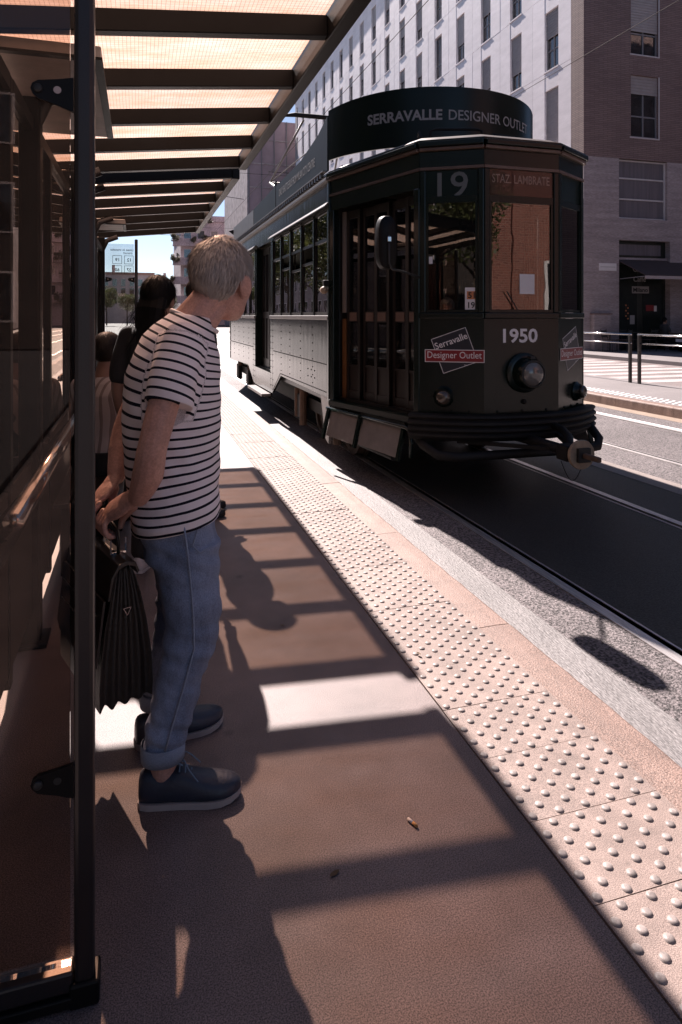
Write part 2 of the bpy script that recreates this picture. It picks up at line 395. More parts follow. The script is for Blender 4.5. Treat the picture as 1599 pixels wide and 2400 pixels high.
# buildings
pmat('stone_white', (0.84, 0.79, 0.805), 0.75, var=0.09, scale=1.1, fine=0.05, fscale=25, stretch=(1, 1, 3), rnd=0.05)
pmat('stone_joint', (0.30, 0.28, 0.28), 0.8)
pmat('stone_base', (0.34, 0.285, 0.285), 0.75, var=0.22, scale=1.3, fine=0.18, fscale=14, stretch=(0.5, 0.5, 4))
pmat('shutter', (0.36, 0.32, 0.31), 0.6, var=0.1, rnd=0.15)
pmat('win_frame', (0.20, 0.19, 0.20), 0.5, var=0.1)
pmat('win_frame_white', (0.55, 0.52, 0.52), 0.5, var=0.1)
pmat('mauve', (0.36, 0.27, 0.29), 0.8, var=0.2, scale=0.3)
pmat('net', (0.42, 0.36, 0.36), 0.9, var=0.35, scale=1.5)
pmat('old_stone', (0.46, 0.40, 0.41), 0.85, var=0.25, scale=0.5, fine=0.2, fscale=5)
pmat('far_wall', (0.54, 0.47, 0.46), 0.85, var=0.2, scale=0.4)
pmat('far_roof', (0.42, 0.26, 0.21), 0.85, var=0.2, scale=0.5)
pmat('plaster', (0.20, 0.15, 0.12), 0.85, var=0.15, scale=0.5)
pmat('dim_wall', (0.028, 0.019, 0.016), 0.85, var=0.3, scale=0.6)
pmat('awning', (0.06, 0.038, 0.036), 0.8, var=0.12)
pmat('awning_trim', (0.45, 0.38, 0.37), 0.7, var=0.1)
pmat('shop_dark', (0.012, 0.017, 0.013), 0.4, var=0.3)
pmat('shop_glass', (0.02, 0.025, 0.022), 0.1, var=0.2)
pmat('curtain_glass', (0.16, 0.145, 0.16), 0.25, var=0.2, scale=2, stretch=(4, 4, 0.2))
def brick_mat(name, c1, c2, mortar, bw, bh, axis, ms=0.010):
    m = bpy.data.materials.new(name); m.use_nodes = True
    nt = m.node_tree; N = nt.nodes; L = nt.links; b = N['Principled BSDF']
    g = N.new('ShaderNodeNewGeometry'); sp = N.new('ShaderNodeSeparateXYZ'); L.new(g.outputs['Position'], sp.inputs[0])
    ad = N.new('ShaderNodeMath'); ad.operation = 'ADD'; L.new(sp.outputs[0], ad.inputs[0]); L.new(sp.outputs[1], ad.inputs[1])
    cb = N.new('ShaderNodeCombineXYZ'); L.new(ad.outputs[0], cb.inputs[0]); L.new(sp.outputs[2], cb.inputs[1])
    br = N.new('ShaderNodeTexBrick'); br.inputs['Scale'].default_value = 1; br.inputs['Brick Width'].default_value = bw; br.inputs['Row Height'].default_value = bh
    br.inputs['Mortar Size'].default_value = ms; br.inputs['Color1'].default_value = rgb(c1); br.inputs['Color2'].default_value = rgb(c2); br.inputs['Mortar'].default_value = rgb(mortar)
    br.inputs['Bias'].default_value = -0.2
    L.new(cb.outputs[0], br.inputs['Vector'])
    n = N.new('ShaderNodeTexNoise'); n.inputs['Scale'].default_value = 0.5; n.inputs['Detail'].default_value = 6; L.new(g.outputs['Position'], n.inputs['Vector'])
    mr = N.new('ShaderNodeMapRange'); mr.inputs[3].default_value = 0.75; mr.inputs[4].default_value = 1.25; L.new(n.outputs['Fac'], mr.inputs[0])
    mx = N.new('ShaderNodeMix'); mx.data_type = 'RGBA'; mx.blend_type = 'MULTIPLY'; mx.inputs[0].default_value = 1
    L.new(br.outputs['Color'], mx.inputs[6]); L.new(mr.outputs[0], mx.inputs[7]); L.new(mx.outputs[2], b.inputs['Base Color'])
    bp = N.new('ShaderNodeBump'); bp.inputs['Strength'].default_value = 0.6; bp.inputs['Distance'].default_value = 0.02; bp.invert = True
    L.new(br.outputs['Fac'], bp.inputs['Height']); L.new(bp.outputs['Normal'], b.inputs['Normal'])
    b.inputs['Roughness'].default_value = 0.8; MATS[name] = m
brick_mat('brick_brown', (0.26, 0.175, 0.16), (0.20, 0.13, 0.12), (0.13, 0.095, 0.09), 0.42, 0.075, 0, 0.012)
brick_mat('brick_red', (0.20, 0.062, 0.042), (0.11, 0.030, 0.022), (0.25, 0.14, 0.11), 0.34, 0.14, 0, 0.022)
# vegetation
def leaf_mat(name, c):
    m = bpy.data.materials.new(name); m.use_nodes = True
    nt = m.node_tree; N = nt.nodes; L = nt.links; b = N['Principled BSDF']
    g = N.new('ShaderNodeNewGeometry'); n = N.new('ShaderNodeTexNoise'); n.inputs['Scale'].default_value = 1.2; n.inputs['Detail'].default_value = 3; L.new(g.outputs['Position'], n.inputs['Vector'])
    r = N.new('ShaderNodeValToRGB'); r.color_ramp.elements[0].position = 0.3; r.color_ramp.elements[1].position = 0.7
    r.color_ramp.elements[0].color = rgb(tuple(x * 0.6 for x in c)); r.color_ramp.elements[1].color = rgb(tuple(x * 1.4 for x in c))
    L.new(n.outputs['Fac'], r.inputs['Fac']); L.new(r.outputs['Color'], b.inputs['Base Color']); b.inputs['Roughness'].default_value = 0.55
    t = N.new('ShaderNodeBsdfTranslucent'); L.new(r.outputs['Color'], t.inputs[0]); ms = N.new('ShaderNodeMixShader'); ms.inputs[0].default_value = 0.35
    L.new(b.outputs[0], ms.inputs[1]); L.new(t.outputs[0], ms.inputs[2]); L.new(ms.outputs[0], N['Material Output'].inputs[0]); MATS[name] = m
leaf_mat('leaf', (0.085, 0.095, 0.03)); leaf_mat('leaf_far', (0.14, 0.13, 0.09))
pmat('bark', (0.09, 0.065, 0.05), 0.9, var=0.3, scale=8, bump=0.5, bscale=30)
# people
pmat('skin', (0.54, 0.30, 0.235), 0.5, var=0.16, scale=14, fine=0.10, fscale=160, bump=0.35, bscale=38)
pmat('skin_other', (0.27, 0.15, 0.105), 0.5, var=0.12, scale=14)
pmat('hair_grey', (0.38, 0.34, 0.31), 0.5, var=0.22, scale=30)
pmat('hair_black', (0.004, 0.0035, 0.0035), 0.55, var=0.2, spec=0.15)
pmat('hair_brown', (0.014, 0.009, 0.007), 0.5, var=0.2, spec=0.25)
pmat('denim', (0.21, 0.255, 0.355), 0.85, var=0.45, scale=6, stretch=(1, 1, 0.45), fine=0.2, fscale=500, bump=0.5, bscale=28, spec=0.2)
pmat('denim_cuff', (0.26, 0.31, 0.40), 0.85, var=0.2, scale=8, fine=0.16, fscale=500, spec=0.2)
pmat('shoe_navy', (0.030, 0.036, 0.055), 0.42, var=0.25, scale=12, bump=0.15, bscale=80)
pmat('shoe_sole', (0.42, 0.37, 0.35), 0.7, var=0.1)
pmat('shoe_black', (0.008, 0.008, 0.009), 0.45)
pmat('lace', (0.16, 0.22, 0.29), 0.8)
pmat('trainer_white', (0.6, 0.55, 0.55), 0.6, var=0.1)
pmat('cloth_dark', (0.014, 0.013, 0.014), 0.85, var=0.3, scale=6)
pmat('cloth_grey', (0.05, 0.048, 0.05), 0.85, var=0.3, scale=6)
pmat('cloth_blue', (0.03, 0.035, 0.07), 0.85, var=0.3, scale=6)
pmat('leather', (0.013, 0.010, 0.008), 0.42, var=0.35, scale=9, bump=0.2, bscale=120)
pmat('leather_edge', (0.022, 0.016, 0.013), 0.38, var=0.2)
pmat('car_paint', (0.012, 0.012, 0.014), 0.15, coat=1.0)
pmat('dry_leaf', (0.10, 0.06, 0.03), 0.8, var=0.3, scale=60)
pmat('cig_paper', (0.75, 0.68, 0.62), 0.8); pmat('cig_filter', (0.55, 0.28, 0.10), 0.8)
def stripe_mat(name, base, line, width, attr='stripe', period=0.0275):
    m = bpy.data.materials.new(name); m.use_nodes = True
    nt = m.node_tree; N = nt.nodes; L = nt.links; b = N['Principled BSDF']
    a = N.new('ShaderNodeAttribute'); a.attribute_name = attr
    mu = N.new('ShaderNodeMath'); mu.operation = 'MULTIPLY'; mu.inputs[1].default_value = 1 / period; L.new(a.outputs['Fac'], mu.inputs[0])
    fr = N.new('ShaderNodeMath'); fr.operation = 'FRACT'; L.new(mu.outputs[0], fr.inputs[0])
    lt = N.new('ShaderNodeMath'); lt.operation = 'LESS_THAN'; lt.inputs[1].default_value = width; L.new(fr.outputs[0], lt.inputs[0])
    mx = N.new('ShaderNodeMix'); mx.data_type = 'RGBA'; mx.inputs[6].default_value = rgb(base); mx.inputs[7].default_value = rgb(line)
    L.new(lt.outputs[0], mx.inputs[0]); L.new(mx.outputs[2], b.inputs['Base Color']); b.inputs['Roughness'].default_value = 0.9; b.inputs['Specular IOR Level'].default_value = 0.15
    g = N.new('ShaderNodeNewGeometry'); n = N.new('ShaderNodeTexNoise'); n.inputs['Scale'].default_value = 14; n.inputs['Detail'].default_value = 4; L.new(g.outputs['Position'], n.inputs['Vector'])
    bp = N.new('ShaderNodeBump'); bp.inputs['Strength'].default_value = 0.25; bp.inputs['Distance'].default_value = 0.02; L.new(n.outputs['Fac'], bp.inputs['Height']); L.new(bp.outputs['Normal'], b.inputs['Normal'])
    MATS[name] = m
stripe_mat('breton', (0.82, 0.76, 0.78), (0.010, 0.011, 0.020), 0.275)
stripe_mat('soft_stripe', (0.50, 0.43, 0.41), (0.27, 0.215, 0.20), 0.35, period=0.05)
# ------------------------------------------------------------------ ground, road, tracks
RZ = -0.12
def sheet(name, x0, x1, y0, y1, z, mat, parent=None, thick=0.0):
    mb = MB()
    if thick: mb.box(x0, x1, y0, y1, z - thick, z)
    else: mb.quad((x0, y0, z), (x1, y0, z), (x1, y1, z), (x0, y1, z))
    return mb.build(name, mat, parent)
tag(sheet('ground', -1500, 1500, -1500, 1500, -0.19, 'asphalt_far'), 'flat grey ground running out to the horizon', kind='structure')
Y0, Y1 = -28.0, 170.0
road = MB()
for (a, b) in ((1.93, 2.25), (4.66, 5.25), (5.352, 6.708), (6.81, 7.36)):
    road.box(a, b, Y0, Y1, -0.18, RZ)
road = tag(road.build('road', 'asphalt_road'), 'sunlit coarse asphalt of the tram road', kind='structure')
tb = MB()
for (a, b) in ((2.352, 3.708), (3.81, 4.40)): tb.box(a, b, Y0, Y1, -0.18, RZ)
tb.build('track_bed_shaded', 'asphalt_tram_shade', road)  # strips where the tram's shadow falls, shade painted into the asphalt
sheet('gutter_strip', 1.635, 1.93, Y0, Y1, RZ + 0.002, 'gutter', road, 0.05)
sheet('median_strip', 4.40, 4.66, Y0, Y1, RZ + 0.004, 'concrete_strip', road, 0.05)
sheet('edge_strip', 7.36, 7.62, Y0, Y1, RZ + 0.002, 'sand_strip', road, 0.05)
mb = MB(); mb.box(6.83, 6.93, Y0, Y1, RZ - 0.01, RZ + 0.004); mb.build('painted_line', 'white_paint', road)
for (h0, h1, g0, g1, which) in ((2.25, 2.312, 2.312, 2.352, 'beside the near platform kerb'), (3.748, 3.81, 3.708, 3.748, 'on the far side of the track under the tram'),
                                (5.25, 5.312, 5.312, 5.352, 'nearest the concrete strip on the empty second track'), (6.748, 6.81, 6.708, 6.748, 'along the white line by the opposite platform')):
    r = thing('tram_rail', (h0, 0, RZ), 'grooved steel tram rail ' + which, 'rail', 'tram rails set in the road')
    r['kind'] = 'structure'
    MB().box(h0 + 0.001, h1, Y0, Y1, -0.18, RZ + 0.006).build('rail_head', 'rail_steel', r)
    MB().box(min(g0, g1), max(g0, g1) , Y0, Y1, -0.185, -0.150).build('groove', 'groove', r)
    lip = (g1, g1 + 0.012) if g1 > h1 - 1e-6 else (g0 - 0.012, g0)
    MB().box(lip[0], lip[1], Y0, Y1, -0.18, RZ + 0.004).build('groove_lip', 'rail_steel', r)
# near platform
pl = MB(); pl.box(-1.02, 1.028, Y0, 60, -0.18, 0.0); pl.box(1.028, 1.46, Y0, 60, -0.18, -0.03)
tag(pl.build('platform', 'asphalt_platform'), 'dark asphalt of the raised tram platform', kind='structure')
# tactile tiles: each one a moulded slab with its own bumps
def tile_mesh():
    mb = MB(); W, Ln = 0.430, 0.2716
    mb.box(0.0015, W - 0.001, 0.0012, Ln - 0.0012, -0.03, 0.004)
    nb = len(mb.f)
    for i in range(10):
        for j in range(4):
            cx = 0.0215 + i * 0.043; cy = 0.017 + 0.0679 * j + (0.034 if i % 2 else 0)
            n = 10; base = len(mb.v)
            for (r, z) in ((0.0142, 0.0035), (0.0118, 0.0075), (0.0065, 0.0092)):
                for q in range(n):
                    a = 2 * math.pi * q / n; mb.v.append((cx + r * math.cos(a), cy + r * math.sin(a), z))
            mb.v.append((cx, cy, 0.0096))
            for k in range(2):
                for q in range(n): mb.f.append((base+k*n+q, base+k*n+(q+1) % n, base+(k+1)*n+(q+1) % n, base+(k+1)*n+q))
            for q in range(n): mb.f.append((base+2*n+q, base+2*n+(q+1) % n, base+3*n))
    me = mb.mesh('tactile_tile', fix=False)
    me.materials.append(MATS['tactile']); me.materials.append(MATS['bump_worn'])
    for p in me.polygons[nb:]: p.use_smooth = True; p.material_index = 1
    return me
tp = thing('tactile_paving', (1.029, 0, 0), 'pale blistered tactile strip along the platform edge', 'paving'); tp['kind'] = 'structure'
tm = tile_mesh(); rr = random.Random(3)
for k in range(-8, 105):
    o = bpy.data.objects.new('tile', tm); COL.objects.link(o); o.parent = tp
    o.location = (rr.uniform(-.0008, .0008), 1.603 + 0.2716 * k, rr.uniform(-.0016, .001)); o.rotation_euler = (rr.uniform(-.004, .004), rr.uniform(-.003, .003), rr.uniform(-.002, .002))
# kerb stones
def kerb_mesh(w, Ln, h, seed, side=1):
    """a stone with a worn, chipped outer edge; side 1: edge at +x"""
    mb = MB(); n = 22; rings = []
    for i in range(n + 1):
        y = 0.003 + (Ln - 0.006) * i / n
        e = 0.006 * (noise.noise(Vector((y * 9, seed * 7.1, 0)))) - 0.012 * max(0, noise.noise(Vector((y * 5, seed * 3.3, 4))) - 0.25)
        zt = 0.002 * noise.noise(Vector((y * 4, seed, 9)))
        pts = [(0, y, -h), (0, y, 0.0 + zt), (w * 0.5, y, 0.002 + zt), (w - 0.02 + e, y, zt), (w - 0.006 + e, y, -0.008), (w + e, y, -0.022), (w, y, -h)]
        rings.append([(p[0] if side > 0 else -p[0], p[1], p[2]) for p in pts])
    mb.loft(rings); return mb.mesh('kerb_stone')
kb = thing('kerb', (1.462, 0, 0), 'pink granite kerb stones edging the near platform', 'kerb'); kb['kind'] = 'structure'
km = [kerb_mesh(0.168, 1.335, 0.18, s) for s in (1, 2, 3)]
for m_ in km: m_.materials.append(MATS['granite'])
for i, k in enumerate(range(-3, 22)):
    o = bpy.data.objects.new('kerb_stone', km[i % 3]); COL.objects.link(o); o.parent = kb
    o.location = (rr.uniform(-.002, .002), 2.679 + 1.335 * k, rr.uniform(-.003, .001))
kl = thing('kerb', (-1.02, 0, 0), 'granite kerb stones behind the tram shelters', 'kerb'); kl['kind'] = 'structure'
km2 = kerb_mesh(0.16, 1.335, 0.18, 6, -1); km2.materials.append(MATS['granite'])
for k in range(-3, 22):
    o = bpy.data.objects.new('kerb_stone', km2); COL.objects.link(o); o.parent = kl; o.location = (0, 2.1 + 1.335 * k, 0)
# opposite platform
PZ = 0.035
tag(sheet('far_platform', 7.80, 9.98, Y0, 60, PZ, 'far_pavement', thick=0.22), 'low grey platform across the tracks', kind='structure')
kf = thing('kerb', (7.80, 0, PZ), 'worn brown kerb stones of the opposite platform', 'kerb'); kf['kind'] = 'structure'
km3 = [kerb_mesh(0.18, 1.25, 0.22, 9 + s, -1) for s in range(2)]
for m_ in km3: m_.materials.append(MATS['granite'])
for i, k in enumerate(range(-3, 26)):
    o = bpy.data.objects.new('kerb_stone', km3[i % 2]); COL.objects.link(o); o.parent = kf; o.location = (0, 8.05 + 1.25 * k, 0)
bars = MB()
for k in range(160):
    y = 4.0 + 0.13 * k
    bars.add([(7.86, y, PZ + .004), (7.86, y + .05, PZ + .004), (8.22, y + .25, PZ + .004), (8.22, y + .20, PZ + .004),
              (7.86, y, PZ - .004), (7.86, y + .05, PZ - .004), (8.22, y + .25, PZ - .004), (8.22, y + .20, PZ - .004)],
             [(0, 3, 2, 1), (0, 1, 5, 4), (1, 2, 6, 5), (2, 3, 7, 6), (3, 0, 4, 7)])
o = bars.build('guide_bars', 'white_paint', bpy.data.objects['far_platform']); o['kind'] = 'stuff'
# side street and pavements on the café side
sr = tag(sheet('side_road', 9.98, 15.6, Y0, 60, RZ, 'side_asphalt', thick=0.06), 'sunlit side road with zebra stripes beyond the railing', kind='structure')
for k in range(8):
    y = 12.4 + 0.95 * k
    MB().box(10.5, 15.1, y, y + 0.5, RZ - .01, RZ + 0.004).build('zebra_stripe', 'worn_paint', sr)
tag(sheet('pavement', 15.6, 60, Y0, 90, 0.0, 'far_pavement', thick=0.18), 'grey pavement in front of the corner café', kind='structure')
# left-hand street
tag(sheet('side_street', -9.4, -1.18, Y0, 170, RZ, 'asphalt_far', thick=0.06), 'street lane behind the shelters', kind='structure')
tag(sheet('side_pavement', -22, -9.4, Y0, 170, 0.0, 'far_pavement', thick=0.18), 'pavement with street trees behind the shelters', kind='structure')
# cigarette end on the platform
cg = thing('cigarette_end', (0.72, 1.70, 0.006), 'small crushed cigarette end on the dark platform', 'cigarette')
MB().tube([(0.715, 1.712, .005), (0.722, 1.694, .0055)], .0042, 10).build('paper', 'cig_paper', cg, smooth=True)
MB().tube([(0.722, 1.694, .0055), (0.728, 1.679, .005)], .0043, 10).build('filter', 'cig_filter', cg, smooth=True)
# dry leaves blown onto the platform
for (x, y, z, a, sz, lab) in ((.47, 1.60, .002, .4, .016, 'small dry leaf lying on the dark platform near the cigarette end'), (1.10, 2.52, .013, 1.9, .014, 'tiny dry leaf caught between the tactile bumps'), (.62, 2.95, .002, 2.6, .012, 'tiny dry leaf farther up the platform in the canopy shade')):
    m = MB(); n = 9; P = []
    for i in range(n):
        t = i / (n - 1); w = math.sin(math.pi * t) ** .8 * .42
        for sgn in (-1, 1):
            u_, v_ = (t - .5) * 2 * sz, sgn * w * sz; P.append((x + u_ * math.cos(a) - v_ * math.sin(a), y + u_ * math.sin(a) + v_ * math.cos(a), z + .006 * abs(t - .5) + .004 * w))
    m.add(P, [(2 * i, 2 * i + 1, 2 * i + 3, 2 * i + 2) for i in range(n - 1)])
    tag(m.build('fallen_leaf', 'dry_leaf'), lab, 'leaf', 'dry leaves on the platform')
# ------------------------------------------------------------------ tram shelters
def zb(x): return 2.50 + 0.10 * (x - 0.80)          # underside of the roof beams
def shelter(ya, label, near):
    root = thing('tram_shelter', (-0.45, ya, 0), label, 'shelter', 'tram shelters on the platform')
    L_ = 3.60; XB = -0.62; XF = 0.765
    # cross beams
    bm_ = MB()
    def beam_mesh():
        m = MB(); P = []
        for (x, w) in ((XB, 1), (XF - 0.06, 1)):
            P += [(x, -0.026, zb(x)), (x, 0.026, zb(x)), (x, 0.026, zb(x) + .082), (x, -0.026, zb(x) + .082)]
        m.add(P, [(0,3,2,1),(4,5,6,7),(0,1,5,4),(1,2,6,5),(2,3,7,6),(3,0,4,7)]); return m
    for k in range(7):
        w = beam_mesh(); y = ya + 0.6 * k + (0.026 if k == 0 else (-0.026 if k == 6 else 0))
        w.v = [(p[0], p[1] * (1.15 if k in (0, 6) else 1) + y, p[2] - (0.004 if k in (0, 6) else 0)) for p in w.v]
        w.build('beam', 'shelter_steel', root, bevel=.004)
    # long edge beams
    for (x0, x1, nm) in ((XF - 0.06, XF, 'edge_beam'), (XB - 0.05, XB, 'edge_beam')):
        m = MB(); m.box(x0, x1, ya - 0.01, ya + L_ + 0.01, zb(x0) - 0.012, zb(x0) + 0.105); m.build(nm, 'shelter_steel', root, bevel=.006)
    gut = MB(); gut.box(XF - .055, XF + .012, ya - .01, ya + L_ + .01, zb(XF) + .106, zb(XF) + .125); gut.build('drip_edge', 'shelter_steel', root)
    # roof sheets
    for k in range(6):
        y0_ = ya + 0.6 * k + .004; y1_ = y0_ + .592; m = MB(); P = []
        for x in (XB + .004, XF - .066):
            z = zb(x) + .086
            P += [(x, y0_, z), (x, y1_, z)]
        m.add(P, [(0, 2, 3, 1)]); m.build('roof_sheet', 'roof_sheet', root, fix=False)
    # columns at the back, arms under the roof
    for y in (ya + 0.10, ya + 1.80, ya + 3.50):
        MB().box(-0.50, -0.40, y - .045, y + .045, 0, zb(-.45) + .0).build('column', 'shelter_steel', root, bevel=.012)
        MB().tube([(-.45, y, 2.0), (-.44, y, 2.2), (-.38, y, 2.33), (-.25, y, zb(-.25) - .01)], .032, 10).build('arm', 'pole_paint', root, smooth=True)
        MB().box(-0.53, -0.37, y - .08, y + .08, 0.001, .018).build('foot_plate', 'shelter_steel', root, bevel=.004)
    # light boxes
    for y in (ya + 1.21, ya + 2.41) if near else (ya + 1.81,):
        m = MB(); z = zb(-.3) - .012; m.box(-0.52, -0.13, y + .03, y + 1.14 if near else y + .57, z - .05, z); m.build('light_box', 'fixture', root, bevel=.006)
        m = MB()
        for (a0, a1, b0, b1) in ((-.525, -.125, y + .02, y + .05), (-.155, -.125, y + .05, (y + 1.14 if near else y + .57))): m.box(a0, a1, b0, b1, z - .056, z - .045)
        m.build('light_box_frame', 'shelter_steel', root)
        if near: break
    # back wall: three bays of glass over a kick panel, mullions, leaning rail
    for k in range(3):
        y0_ = ya + .15 + 1.10 * k; y1_ = y0_ + 1.10
        MB().box(-.455, -.443, y0_ + .03, y1_ - .03, .80, 2.18).build('back_pane', 'pane_back', root)
        MB().box(-.468, -.432, y0_ + .03, y1_ - .03, .14, .79).build('kick_panel', 'kick_panel', root, bevel=.004)
        MB().box(-.475, -.425, y1_ - .028, y1_ + .028, .10, 2.24).build('mullion', 'shelter_steel', root, bevel=.005)
        MB().box(-.475, -.425, y0_ + .028, y1_ - .028, 2.185, 2.24).build('transom', 'shelter_steel', root)
    ye_ = ya + (2.25 if near else 3.3)
    MB().tube([(-.29, ya + .45, .90), (-.29, ye_, .90)], .024, 12).build('leaning_rail', 'chrome', root, smooth=True)
    MB().tube([(-.34, ya + .45, .78), (-.34, ye_, .78)], .018, 10).build('leaning_rail', 'dark_steel', root, smooth=True)
    for y in ((ya + .65, ya + 2.0) if near else (ya + .65, ya + 1.8, ya + 3.1)):
        m = MB(); m.bar((-.43, y, .74), (-.29, y, .90), .012, .05); m.bar((-.43, y, .80), (-.34, y, .78), .012, .04); m.build('rail_bracket', 'shelter_steel', root)
    if near:
        for k in range(4): MB().box(-.42 + .087 * k, -.42 + .087 * k + .077, ya + 2.38, ya + 3.46, .405, .43).build('bench_slat', 'tram_wood', root, bevel=.004)
        for y in (ya + 2.55, ya + 3.25): MB().box(-.40, -.10, y - .02, y + .02, .001, .404).build('bench_leg', 'shelter_steel', root, bevel=.004)
    # end screen: pane clamped to a slim pole by pierced plates
    ye = ya + .147 if near else ya + 3.50
    xp = -.106 if near else -.028
    pole = MB().box(xp - .0195, xp + .0195, ye - .022, ye + .022, .006, 2.36).build('end_post', 'pole_paint', root, bevel=.009)
    MB().box(xp - .028, xp + .030, ye - .03, ye + .03, .0005, .05).build('post_shoe', 'shelter_steel', root, bevel=.005)
    pane = MB().box(-.395, xp - .028, ye - .006, ye + .006, .075, 2.30).build('end_pane', 'pane' if near else 'pane_clear', root)
    MB().box(-.395, xp - .0205, ye - .022, ye + .020, .030, .072).build('bottom_rail', 'tram_trim' if False else 'pole_paint', root, bevel=.005)
    MB().box(-.395, xp - .0205, ye - .030, ye + .028, .006, .028).build('bottom_rail', 'shelter_steel', root, bevel=.003)
    for z in (1.855, .462) if near else (1.855, .60):
        for sgn, x0 in ((-1, xp - .0205),) if near else ((-1, xp - .0205), (1, -.394)):
            pts = []
            for (dx, dz) in ((0, -.042), (.03, -.030), (.066, -.019), (.077, -.009), (.080, 0), (.077, .010), (.066, .017), (.03, .022), (0, .028)):
                pts.append((x0 + sgn * dx, ye - .017, z + dz))
            pl_ = MB().prism(pts, (0, .009, 0)).build('clamp_plate', 'shelter_steel', root)
            MB().lathe((x0 + sgn * .066, ye - .017, z), (0, -1, 0), [(0, .009), (.004, .009), (.006, .006)], 16).build('bolt', 'dark_steel', pl_, smooth=True)
            MB().lathe((x0 + sgn * .030, ye - .0172, z), (0, -1, 0), [(0, .0075), (.0008, .0075)], 16).build('bolt_hole', 'awning_trim' if z > 1 else 'black_print', pl_)
    return root
SH1 = shelter(1.32, 'near tram shelter with amber wired roof sheets and dark steel beams', True)
SH2 = shelter(5.27, 'second tram shelter farther down the platform with amber roof and timetable screen', False)
# lettering on the far end screen, read from behind
EF = facet((-0.4, 8.77 - .0075), (0.0, 8.77 - .0075))
ep = [c for c in SH2.children if c.name.startswith('end_pane')][0]
for (txt, sz, a, z, bd, sh) in (('Linee in transito', .042, .20, 2.225, .0006, 0), ('transit', .042, .27, 2.185, .0004, .25)):
    text_on(EF, txt, sz, a, z, .001, 'black_print', ep, flip=True, bold=bd, shear=sh)
for (t, a, z) in (('12', .285, 2.10), ('19', .145, 2.10), ('27', .285, 1.975), ('60', .145, 1.975)):
    text_on(EF, t, .055, a, z, .001, 'black_print', ep, flip=True, bold=.0012)
    m = MB()
    for (a0, a1, z0, z1) in ((-.056, .056, .048, .053), (-.056, .056, -.053, -.048), (-.056, -.051, -.048, .048), (.051, .056, -.048, .048)):
        m.fbox(EF, a + a0, a + a1, z + z0, z + z1, .0, .0015)
    m.build('number_frame', 'black_print', ep)
text_on(EF, 'N27', .045, .19, 1.66, .001, 'letter_white', ep, flip=True, bold=.0012)
# ------------------------------------------------------------------ the tram
TX = 3.03
tram = thing('tram', (TX, 4.825, RZ), 'old dark green tram number 1950 on route 19 with roof advertising boards', 'tram')
YA, YB = 6.47, 14.05; YF = 4.825; YR = YA + YB - YF
def M2(y): return YA + YB - y
HW = 1.175
# facets
FC = facet((TX - .35, YF), (TX + .35, YF))
FL = facet((TX - .795, 5.10), (TX - .35, YF))
FR = facet((TX + .35, YF), (TX + .795, 5.10))
FDL = facet((TX - HW, YA), (TX - .795, 5.10))
FDR = facet((TX + .795, 5.10), (TX + HW, YA))
FSL = facet((TX - HW, YB), (TX - HW, YA))      # a runs towards the camera
FSR = facet((TX + HW, YA), (TX + HW, YB))
FBC = facet((TX + .35, YR), (TX - .35, YR)); FBR = facet((TX + .795, M2(5.10)), (TX + .35, YR)); FBL = facet((TX - .35, YR), (TX - .795, M2(5.10)))
FBDR = facet((TX + HW, YB), (TX + .795, M2(5.10))); FBDL = facet((TX - .795, M2(5.10)), (TX - HW, YB))
def sa(Y): return YB - Y                        # facet coordinate on the left side
def P_(mb, name, mat, parent=tram, **k): return mb.build(name, mat, parent, **k)
# --- floor, ceiling, core
outline = [(TX - .35, YF), (TX + .35, YF), (TX + .795, 5.10), (TX + HW, YA), (TX + HW, YB), (TX + .795, M2(5.10)), (TX + .35, YR), (TX - .35, YR), (TX - .795, M2(5.10)), (TX - HW, YB), (TX - HW, YA), (TX - .795, 5.10)]
def inset(pl, k):
    return [(TX + (x - TX) * (1 - k / HW), y + (k if y < 8 else -k if y > 12 else 0)) for x, y in pl]
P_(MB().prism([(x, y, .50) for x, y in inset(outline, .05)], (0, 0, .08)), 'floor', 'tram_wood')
P_(MB().prism([(x, y, 2.62) for x, y in inset(outline, .05)], (0, 0, .05)), 'ceiling', 'tram_cream')
